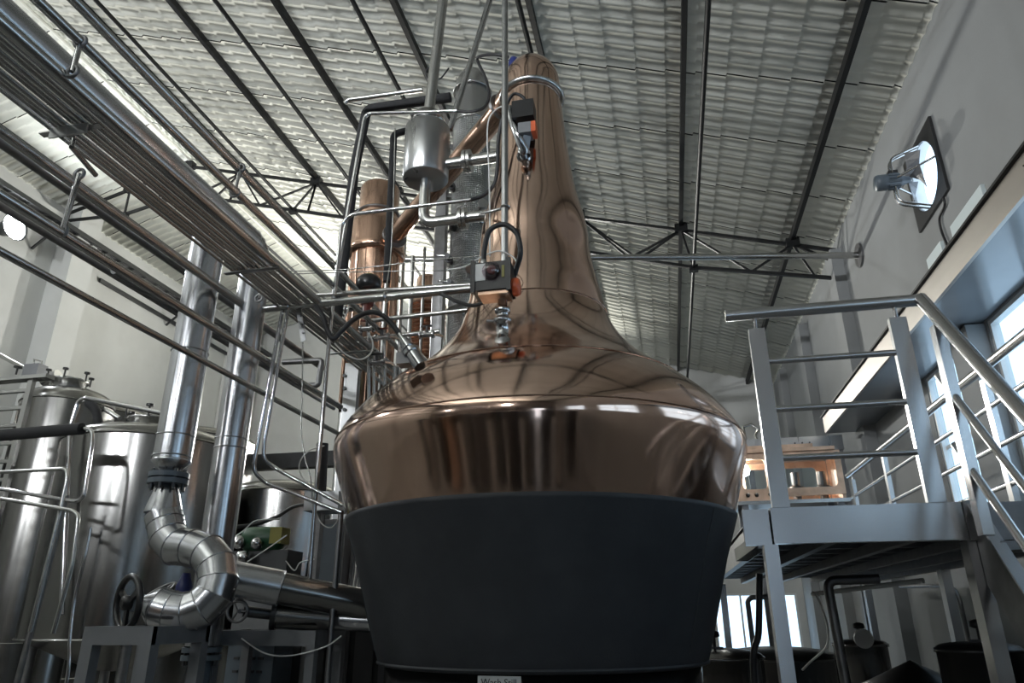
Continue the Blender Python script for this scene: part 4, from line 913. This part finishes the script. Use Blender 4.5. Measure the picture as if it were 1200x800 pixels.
# ------------------------------------------------------------------ gangway, stairs, rails
ZD = 2.13
X0, X1, X2 = .42, 1.50, 2.27
YG = 4.06
gw = thing('gangway', (X0 + .1, YG, 0), 'raised stainless gangway with a deep fascia beam beside the still', 'gangway')
MB().bbox((X0 + .125, YG - .01, ZD - .185), (X1 - .03, YG + .05, ZD)).build('fascia', M['rail'], gw)
MB().bbox((X0 - .02, YG + .0, ZD - .19), (X0 + .115, YG + .05, ZD - .005)).build('fascia_end', M['rail'], gw)
MB().bbox((X1 - .027, YG - .02, ZD - .19), (X1 + .04, YG + .1, ZD + .005)).build('fascia_plate', M['steel_d'], gw)
MB().bbox((X0 + .06, YG + .05, ZD - .03), (X2, 9.6, ZD - .005)).build('deck_plate', M['steel_d'], gw)
MB().bbox((X1 + .04, YG, ZD - .19), (X2, YG + .05, ZD - .005)).build('stair_header', M['steel_d'], gw)
MB().bbox((X2 - .05, YG, ZD - .19), (X2, 9.6, ZD)).build('side_beam', M['steel_d'], gw)
MB().bbox((X0 + .06, YG + .05, ZD - .19), (X0 + .11, 9.6, ZD)).build('side_beam', M['steel_d'], gw)
y = YG + .35
while y < 9.5: MB().bar((X0 + .1, y, ZD - .08), (X2 - .05, y, ZD - .08), .05, .09).build('joist', M['steel_d'], gw); y += .42
for x in (.85, 1.25, 1.65, 2.0): MB().bar((x, YG + .06, ZD - .15), (x, 9.5, ZD - .15), .05, .06).build('bearer', M['steel_d'], gw)
MB().bar((X0 + .1, YG + .1, ZD - .14), (X0 - .0, YG + .55, ZD - .2), .07, .07).build('kicker', M['steel'], gw)
for (x, y) in ((.525, YG + .03), (X1 + .0, YG + .06), (X2 - .05, 6.8), (.6, 9.4), (X2 - .05, 9.4)):
    MB().bar((x, y, 0), (x, y, ZD - .19), .105, .07, (1, 0, 0)).build('post', M['rail'], gw)
    MB().bbox((x - .1, y - .08, 0), (x + .1, y + .08, .012)).build('base_plate', M['steel_d'], gw)
# front railing
ra = P(850, 371, Y=YG); rb = P(1086, 350, Y=YG); ztop = (ra.z + rb.z) / 2
gr = thing('guard_rail', (.55, YG, ZD), 'short stainless guard rail with three bars along the gangway front edge', 'railing')
MB().tube([(ra.x, YG, ztop), (1.50, YG, ztop)], .035, 20).build('handrail', M['rail'], gr)
for pxt, pxb in (((889, 377), (910, 592)), ((1054, 370), (1092, 583))):
    a = P(*pxt, Y=YG); b = P(*pxb, Y=YG); x = (a.x + b.x) / 2
    pst = MB().bbox((x - .045, YG - .02, ZD - .0), (x + .045, YG + .02, ztop - .10)).build('post', M['rail'], gr)
    MB().tube([(x, YG, ztop - .10), (x, YG, ztop - .02)], .01, 10).build('pin', M['steel_p'], gr)
xa, xb = P(889, 377, Y=YG).x + .0, 1.345
for (px_, py_) in ((978, 418), (985, 475), (995, 533)):
    z = P(px_, py_, Y=YG).z; MB().tube([(.63, YG, z), (1.36, YG, z)], .018, 14).build('bar', M['rail'], gr)
# far side railing, along the fan wall side
fr = thing('guard_rail', (X2 - .03, 6, ZD), 'long stainless guard rail along the gangway on the fan wall side', 'railing')
zh = 3.2
MB().tube([(X2 - .02, YG - .1, zh), (X2 - .02, 9.5, zh)], .033, 18).build('handrail', M['rail'], fr)
for z in (2.93, 2.66, 2.40): MB().tube([(X2 - .02, YG - .1, z), (X2 - .02, 9.5, z)], .018, 12).build('bar', M['rail'], fr)
for y in (YG, 5.3, 6.6, 7.9, 9.3):
    MB().bbox((X2 - .04, y - .035, ZD - .0), (X2 - .0, y + .035, zh - .08)).build('post', M['rail'], fr); MB().tube([(X2 - .02, y, zh - .08), (X2 - .02, y, zh - .02)], .01, 8).build('pin', M['steel_p'], fr)
# stair
sl = (3.21 - 2.41) / (3.95 - 3.24)
st = thing('staircase', (1.9, 2.3, 0), 'steep steel staircase coming down from the gangway beside the window', 'stairs')
for x, m_ in ((X1 + .02, M['steel_d']), (X2 - .02, M['rail'])):
    sg = MB(); y0, z0_ = YG + .0, ZD - .02; yb = y0 - (z0_) / sl
    w_ = .2
    sg.add([(x - .012, y0, z0_), (x + .012, y0, z0_), (x - .012, y0, z0_ - .38), (x + .012, y0, z0_ - .38), (x - .012, yb, 0.0), (x + .012, yb, 0.0), (x - .012, yb + .33, 0.0), (x + .012, yb + .33, 0.0)],
           [(0, 2, 6, 4), (1, 5, 7, 3), (0, 4, 5, 1), (2, 3, 7, 6), (0, 1, 3, 2), (4, 6, 7, 5)], True)
    sg.build('stringer', m_, st)
    MB().bar((x, y0 - .02, z0_ + .004), (x, yb, .02), .06, .012).build('stringer_flange', M['rail'], st)
n = 9
for k in range(1, n + 1):
    z = ZD - k * ZD / (n + 1); y = YG - (ZD - z) / sl; MB().bbox((X1 + .03, y - .02, z - .04), (X2 - .03, y + .2, z)).build('tread', M['steel_d'], st)
sr = thing('stair_rail', (X1, 3.9, ZD), 'sloping stainless stair rail joined to the short guard rail', 'railing')
yt = YG - .02
def srz(y, z): return z + (y - yt) * sl
for z, r in ((ztop + .0, .035), (2.80, .02), (2.42, .02)):
    MB().tube([(X1, yt, z), (X1, yt - 1.35, srz(yt - 1.35, z))], r, 18).build('handrail' if r > .03 else 'bar', M['rail'], sr)
MB().bbox((X1 - .025, 3.88, 1.95), (X1 + .025, 3.95, 3.04)).build('post', M['rail'], sr); MB().tube([(X1, 3.915, 3.03), (X1, 3.915, 3.09)], .011, 10).build('pin', M['steel_p'], sr)
yy = 2.95; zb_ = ZD - (YG - yy) * sl; MB().bbox((X1 - .025, yy - .035, zb_ - .1), (X1 + .025, yy + .035, zb_ + .86)).build('post', M['rail'], sr); MB().tube([(X1, yy, zb_ + .85), (X1, yy, srz(yy, ztop) - .02)], .011, 10).build('pin', M['steel_p'], sr)
sr2 = thing('stair_rail', (X2, 3.9, ZD), 'sloping stainless stair rail on the fan wall side of the stairs', 'railing')
for z, r in ((zh, .033), (2.80, .02), (2.42, .02)): MB().tube([(X2 - .02, YG - .12, z), (X2 - .02, YG - 1.5, z - 1.38 * sl)], r, 16).build('handrail' if r > .03 else 'bar', M['rail'], sr2)
for yy in (3.3,):
    zb_ = ZD - (YG - yy) * sl; MB().bbox((X2 - .045, yy - .035, zb_ - .1), (X2 + .005, yy + .035, zb_ + 1.0)).build('post', M['rail'], sr2)

# ------------------------------------------------------------------ spirit safe on the gangway
s0 = P(866, 588, Y=6.4); s1 = P(993, 583, Y=6.4); zs0 = (s0.z + s1.z) / 2; zs1 = P(930, 529, Y=6.4).z
ss = thing('spirit_safe', ((s0.x + s1.x) / 2, 6.6, ZD), 'copper-framed spirit safe box with rounded windows on the gangway', 'spirit safe')
def rounded_frame(x0, x1, y, z0, z1, hx0, hx1, hz0, hz1, rad, th, mt, name):
    # flat panel with a rounded rectangular opening
    n = 6; inner = []
    for (cx, cz, a0) in ((hx1 - rad, hz1 - rad, 0), (hx0 + rad, hz1 - rad, PI / 2), (hx0 + rad, hz0 + rad, PI), (hx1 - rad, hz0 + rad, 3 * PI / 2)):
        for i in range(n + 1): a = a0 + PI / 2 * i / n; inner.append((cx + rad * math.cos(a), cz + rad * math.sin(a)))
    outer = []
    for (x, z) in inner:
        dx = x - (hx0 + hx1) / 2; dz = z - (hz0 + hz1) / 2
        k = min(((x1 - (hx0 + hx1) / 2) if dx > 0 else ((hx0 + hx1) / 2 - x0)) / max(abs(dx), 1e-6), ((z1 - (hz0 + hz1) / 2) if dz > 0 else ((hz0 + hz1) / 2 - z0)) / max(abs(dz), 1e-6))
        outer.append(((hx0 + hx1) / 2 + dx * k, (hz0 + hz1) / 2 + dz * k))
    N = len(inner); vs = []
    for (x, z) in inner + outer: vs += [(x, y, z), (x, y + th, z)]
    fs = []
    for i in range(N):
        j = (i + 1) % N; a, b, c, d = 2 * i, 2 * j, 2 * (N + j), 2 * (N + i)
        fs += [(a, b, c, d), (a + 1, d + 1, c + 1, b + 1), (a, a + 1, b + 1, b), (d, c, c + 1, d + 1)]
    return MB().add(vs, fs, True).build(name, mt, ss)
mx_ = s0.x + (s1.x - s0.x) * .36
yf, ybk = 6.4, 6.85
rounded_frame(s0.x, mx_, yf, zs0, zs1, s0.x + .05, mx_ - .06, zs0 + .1, zs1 - .05, .04, .025, M['copper_old'], 'window_frame')
rounded_frame(mx_, s1.x, yf, zs0, zs1, mx_ + .06, s1.x - .05, zs0 + .1, zs1 - .05, .04, .025, M['copper_old'], 'window_frame')
MB().bbox((s0.x + .03, yf + .028, zs0 + .06), (s1.x - .03, yf + .034, zs1 - .03)).build('pane', M['glass'], ss)
MB().bbox((s0.x, yf + .025, zs0), (s0.x + .025, ybk, zs1)).build('side_panel', M['copper_old'], ss); MB().bbox((s1.x - .025, yf + .025, zs0), (s1.x, ybk, zs1)).build('side_panel', M['copper_old'], ss)
rounded_frame(s0.x + .03, s1.x - .03, ybk, zs0, zs1, s0.x + .12, s1.x - .12, zs0 + .12, zs1 - .06, .04, .025, M['copper_old'], 'back_panel')
MB().bbox((s0.x - .03, yf - .03, zs1), (s1.x - .04, ybk + .03, zs1 + .03)).build('lid', M['copper_old'], ss)
MB().bbox((s0.x + .1, yf + .02, zs1 + .03), (s1.x - .2, ybk - .05, zs1 + .07)).build('lid_top', M['copper_old'], ss)
MB().bbox((s0.x - .01, yf - .02, zs0 - .03), (s1.x + .02, ybk + .03, zs0)).build('floor_tray', M['steel'], ss)
for x in (s0.x + .05, s1.x - .05):
    for y in (yf + .03, ybk - .03): MB().bar((x, y, ZD - .005), (x, y, zs0 - .03), .05, .05).build('leg', M['steel_d'], ss)
lq = Vector((s0.x + .10, 6.62, zs0 + .3))
MB().lathe([(.0001, -.05), (.035, -.035), (.045, 0), (.035, .035), (.015, .06)], lq, 16, cap=False).build('added_glint_bulb', M['bulb'], ss)  # bulb added to give the safe's left window its highlight
MB().tube([lq + Vector((0, 0, .055)), Vector((lq.x, lq.y, zs1))], .015, 8).build('added_bulb_stem', M['tin'], ss)
pl_ = bpy.data.lights.new('added_safe_light', 'POINT'); pl_.energy = 14; pl_.color = (1, .96, .88); pl_.shadow_soft_size = .05  # point light added along with the bulb
po_ = bpy.data.objects.new('added_safe_light', pl_); col.objects.link(po_); po_.location = lq + Vector((.0, -.08, .0))
for x in (mx_ + .2, mx_ + .42): MB().tube([(x, 6.6, zs0), (x, 6.6, zs0 + .26)], .035, 14).lathe([(.06, 0), (.07, .03), (.03, .05)], (x, 6.6, zs0 + .1), 16).build('spout_column', M['tin'], ss)
for x in (s0.x + .08, s0.x + .15, mx_ - .05, mx_ - .02): MB().lathe([(.012, 0), (.018, .015), (.008, .035)], (x, yf, zs0 + .05), 10, Vector((0, -1, 0)).to_track_quat('Z', 'Y').to_matrix()).build('latch', M['tin'], ss)
for x in (mx_ - .03, s1.x - .03): MB().ring((x, yf - .012, zs1 - .05), (0, 1, 0), .025, .007, 16).build('lock_ring', M['steel_p'], ss)

# ------------------------------------------------------------------ right-hand wall: ledge, cross beam, fan
XE = 2.33
lg = thing('wall_ledge', (XE, 7, 4.0), 'long metal-clad ledge projecting from the fan wall above the windows', 'ledge')
MB().bbox((XE, 2.2, 4.02), (XE + .03, 10.7, 4.25)).build('front_cladding', M['ledge'], lg)
MB().bbox((XE + .03, 2.2, 4.02), (XR - .0, 10.7, 4.05)).build('soffit_panel', M['soffit'], lg)
MB().bbox((XE - .03, 2.2, 4.25), (XR - .0, 10.7, 4.27)).build('top_flashing', M['black'], lg)
for k in range(7):
    for j in range(3): MB().disc((XE - .004, 4.05 + k * .035, 4.10 + j * .035), (1, 0, 0), .006, .01, 6).build('vent_hole', M['tin'], lg)
cbm = thing('cross_beam', (1.2, 10.75, 3.8), 'galvanised channel beam crossing at the end of the wall ledge', 'beam')
xb0 = P(868, 520, Y=10.75)
MB().bbox((xb0.x, 10.70, 3.80), (2.55, 10.75, 3.97)).build('channel_web', M['steel_b'], cbm)
MB().bbox((xb0.x, 10.70, 3.97), (2.55, 10.85, 3.99)).build('channel_flange', M['steel_b'], cbm); MB().bbox((xb0.x, 10.70, 3.78), (2.55, 10.85, 3.80)).build('channel_flange', M['steel_b'], cbm)
for x in (1.9, 2.0, 2.1): MB().disc((x, 10.695, 3.9), (0, 1, 0), .012, .01, 8).build('bolt', M['tin'], cbm)
for x in (xb0.x + .1, 2.5): MB().bar((x, 10.78, 0), (x, 10.78, 3.78), .08, .08).build('post', M['steel_d'], cbm)
MB().bar((2.5, 10.78, 2.9), (2.1, 10.78, 3.75), .05, .05).build('knee_brace', M['steel_d'], cbm)
gl = thing('handrail_frame', (1.1, 11.2, 4.0), 'thin far handrail above the galvanised cross beam', 'railing')
MB().tube([P(871, 500, Y=11.0), P(880, 497, Y=11.0), P(889, 503, Y=11.0), P(885, 510, Y=11.0), Vector((P(885, 510, Y=11.0).x, 10.82, 3.99))], .018, 8).build('rail', M['steel'], gl)
MB().tube([P(871, 500, Y=11.0), Vector((P(871, 500, Y=11.0).x, 10.82, 3.985))], .016, 8).build('post', M['steel'], gl)
for i, (a, b) in enumerate((((1118, 273), (1153, 220)), ((1090, 312), (1106, 289)))):
    p0 = P(*a, X=2.62); p1 = P(*b, X=2.62)
    o = MB().bbox((2.60, min(p0.y, p1.y), 4.27), (2.63, max(p0.y, p1.y), 4.72)).build('pale_panel', M['pale'], None, (2.6, p0.y, 4.27))
    tag(o, ['longer pale panel leaning up on the wall ledge under the fan', 'shorter pale panel leaning up on the wall ledge past the fan'][i], 'panel')
p0 = P(952, 492, X=2.62); p1 = P(972, 470, X=2.62)
tag(MB().bbox((2.60, 9.6, 4.27), (2.63, 10.5, 4.5)).build('pale_panel', M['pale'], None, (2.6, 10, 4.27)), 'pale panel at the far end of the wall ledge by the cross beam', 'panel')
# fan: square frame plate, ring, motor, blades
fan = thing('extractor_fan', FAN, 'round extractor fan with a dark motor set in the upper wall', 'fan')
fm = MB(); n = 40; RO = .55
outer = []
for k in range(n):
    a = 2 * PI * k / n; c, s = math.cos(a), math.sin(a)
    q = .425 / max(abs(c), abs(s)); outer.append((q * c, q * s))     # square mounting plate
vs = []
for (y, z) in outer: vs += [(FAN.x - .03, FAN.y + y, FAN.z + z), (FAN.x - .004, FAN.y + y, FAN.z + z)]
for k in range(n):
    a = 2 * PI * k / n; vs += [(FAN.x - .03, FAN.y + .355 * math.cos(a), FAN.z + .355 * math.sin(a)), (FAN.x - .004, FAN.y + .355 * math.cos(a), FAN.z + .355 * math.sin(a))]
fs = []
for k in range(n):
    j = (k + 1) % n; fs += [(2 * k, 2 * j, 2 * (n + j), 2 * (n + k)), (2 * k + 1, 2 * (n + k) + 1, 2 * (n + j) + 1, 2 * j + 1), (2 * k, 2 * k + 1, 2 * j + 1, 2 * j), (2 * (n + k), 2 * (n + j), 2 * (n + j) + 1, 2 * (n + k) + 1)]
fm.add(vs, fs, True).build('mounting_plate', M['tin'], fan)
fm = MB(); RX_ = Vector((1, 0, 0)).to_track_quat('Z', 'Y').to_matrix()
fm.lathe([(.355, -.03), (.355, .10), (.3595, .10), (.3595, -.03), (.355, -.03)], FAN, 40, RX_, cap=False); fm.build('duct_ring', M['white'], fan)
mo = FAN + Vector((-.30, 0, -.02))
mt = MB().lathe([(.0001, -.20), (.075, -.195), (.085, -.17), (.085, -.09), (.078, -.085), (.078, .04), (.05, .06), (.03, .14)], mo, 28, RX_, cap=False).build('motor', M['bluegrey'], fan)
for k in range(12):
    a = 2 * PI * k / 12; MB().bar(mo + Vector((-.07, .08 * math.cos(a), .08 * math.sin(a))), mo + Vector((.03, .08 * math.cos(a), .08 * math.sin(a))), .012, .012).build('cooling_fin', M['bluegrey'], mt)
MB().bbox((mo.x - .06, mo.y - .04, mo.z + .075), (mo.x + .03, mo.y + .04, mo.z + .115)).build('terminal_box', M['tin'], mt)
for k in range(4):
    a0 = k * PI / 2 + .5
    bl = MB(); vs = []
    for i, r in enumerate((.045, .12, .2, .29)):
        hwid = (.3, .36, .40, .42)[i]
        for s in (-1, 1):
            a = a0 + s * hwid; vs.append((FAN.x - .13 + s * .05 * (1 - i * .12), FAN.y + r * math.cos(a), FAN.z + r * math.sin(a)))
    vs2 = [(x + .006, y, z) for x, y, z in vs]; nn = len(vs); fs = []
    for i in range(3):
        a = 2 * i; fs += [(a, a + 1, a + 3, a + 2), (nn + a, nn + a + 2, nn + a + 3, nn + a + 1), (a, a + 2, nn + a + 2, nn + a), (a + 1, nn + a + 1, nn + a + 3, a + 3)]
    fs += [(0, nn, nn + 1, 1), (nn - 2, nn - 1, 2 * nn - 1, 2 * nn - 2)]
    bl.add(vs + vs2, fs, True).build('blade', M['grey'], fan)
for s in (-1, 1):
    for dy in (-.03, .03):
        MB().tube(fillet([mo + Vector((-.02, dy, s * .08)), mo + Vector((-.02, dy, s * .26)), FAN + Vector((-.02, dy, s * .36))], .08), .012, 8).build('support_rod', M['steel'], fan)
MB().tube([mo + Vector((0, -.08, 0)), FAN + Vector((-.02, -.36, 0))], .012, 8).build('support_rod', M['steel'], fan); MB().tube([mo + Vector((0, .08, 0)), FAN + Vector((-.02, .36, 0))], .012, 8).build('support_rod', M['steel'], fan)
pipe('fan_cable', [P(1105, 230, X=2.88), P(1107, 240, X=2.88), P(1101, 255, X=2.88), P(1103, 270, X=2.88), P(1110, 287, X=2.88)], .012, M['rubber'], 'black cable hanging down the wall from the extractor fan', 'cable', curve=True)

# ------------------------------------------------------------------ under the gangway
def kettle(label, c, r, h, m_, knob=True):
    t = thing('lidded_kettle', (c.x, c.y, 0), label, 'kettle', 'lidded vessels under the gangway')
    ct = Vector((c.x, c.y, 0))
    MB().lathe([(r * .9, c.z - h), (r, c.z - h + .05), (r, c.z), (r + .012, c.z), (r + .012, c.z + .02), (r, c.z + .02)], ct, 40, cap=False).build('body', m_, t)
    MB().lathe([(r + .012, c.z + .02)] + [(r * math.cos(a), c.z + .025 + r * .16 * math.sin(a)) for a in [i * PI / 16 for i in range(8)]] + [(.0001, c.z + .025 + r * .16)], ct, 40, cap=False).build('lid', m_, t)
    for k in range(3):
        a = PI / 2 + k * 2 * PI / 3; q = ct + Vector((r * .75 * math.cos(a), r * .75 * math.sin(a), 0)); MB().tube([q, q + Vector((0, 0, c.z - h + .03))], .035, 8).build('leg', M['tin'], t)
    if knob:
        q = ct + Vector((0, -r * .3, c.z + r * .14)); MB().tube([q, q + Vector((0, 0, .1))], .012, 8).lathe([(.02, .1), (.045, .11), (.04, .14), (.015, .15)], q, 12).build('clamp_knob', M['plastic'], t)
        MB().bar(q + Vector((-.06, 0, .03)), q + Vector((.06, 0, .03)), .02, .02).build('clamp_bar', M['tin'], t)
    return t
kettle('shiny lidded vessel beside the black jacket, under the gangway', P(838, 772, Y=5.9), .34, .6, M['steel_t'])
kettle('broad domed vessel under the gangway behind its front post', P(912, 772, Y=7.4), .52, .8, M['steel_t'], False)
kettle('lidded vessel with a round dial behind the bent dark pipe', P(1008, 757, Y=6.6), .2, .5, M['steel_t'])
kettle('dark lidded vessel beside the staircase stringer', P(1147, 764, Y=5.0), .22, .7, M['tin'])
cz = P(1066, 773, Y=5.6)
t = thing('cone_vessel', (cz.x, cz.y, 0), 'dark vessel with a low conical top under the gangway', 'vessel')
MB().lathe([(.40, cz.z - .95), (.42, cz.z - .2), (.0001, cz.z)], (cz.x, cz.y, 0), 40, cap=False).build('conical_top', M['tin'], t)
for k in range(3):
    a = k * 2 * PI / 3; q = Vector((cz.x + .4 * math.cos(a), cz.y + .4 * math.sin(a), 0)); MB().tube([q, q + Vector((0, 0, cz.z - .9))], .04, 8).build('leg', M['tin'], t)
q = P(1012, 748, Y=6.35); tag(MB().disc(q, (0, 1, .2), .07, .03, 24).tube([q, Vector((q.x, 6.58, P(1008, 757, Y=6.6).z))], .015, 8).build('dial_gauge', M['white'], None, q), 'round white dial gauge on top of a lidded vessel', 'gauge')
pipe('dark_pipe', [P(1030, 678, Y=5.0), P(975, 680, Y=5.0), P(970, 686, Y=5.0), P(990, 792, Y=5.0), Vector((P(990, 792, Y=5.0).x, 5.0, 0))], .03, M['steel_d'], 'thick dark pipe bent down from under the gangway', bend=.07)
pipe('dark_pipe', [P(890, 672, Y=4.8), P(889, 740, Y=4.8), P(884, 799, Y=4.8), Vector((P(884, 799, Y=4.8).x, 4.8, 0))], .02, M['rubber'], 'slim black pipe hanging beside the gangway front post', curve=True)
pipe('dark_pipe', [P(905, 699, Y=5.6), P(880, 700, Y=5.6), P(876, 704, Y=5.6), P(884, 766, Y=5.6), Vector((P(884, 766, Y=5.6).x, 5.6, 0))], .018, M['steel_d'], 'thin dark bent pipe in front of the bright end-wall window', bend=.05)
pipe('arched_pipe', [P(1055, 687, X=2.7), P(1110, 686, X=2.7), P(1122, 692, X=2.7), P(1136, 752, X=2.7), Vector((2.7, P(1136, 752, X=2.7).y, 0))], .02, M['steel_d'], 'slim arched pipe standing along the fan wall under the gangway', bend=.15)
a = P(952, 696, Y=5.6); b = P(1082, 680, Y=5.0)
pipe('white_conduit', [a, b], .016, M['white'], 'straight white conduit slung below the gangway', n=10)
pipe('white_cable', [P(955, 693, Y=5.5), P(963, 712, Y=5.5), P(970, 735, Y=5.5), P(968, 758, Y=5.5), P(950, 775, Y=5.5), P(940, 785, Y=5.5)], .007, M['white'], 'white cable hanging from the white conduit below the gangway', 'cable', curve=True)
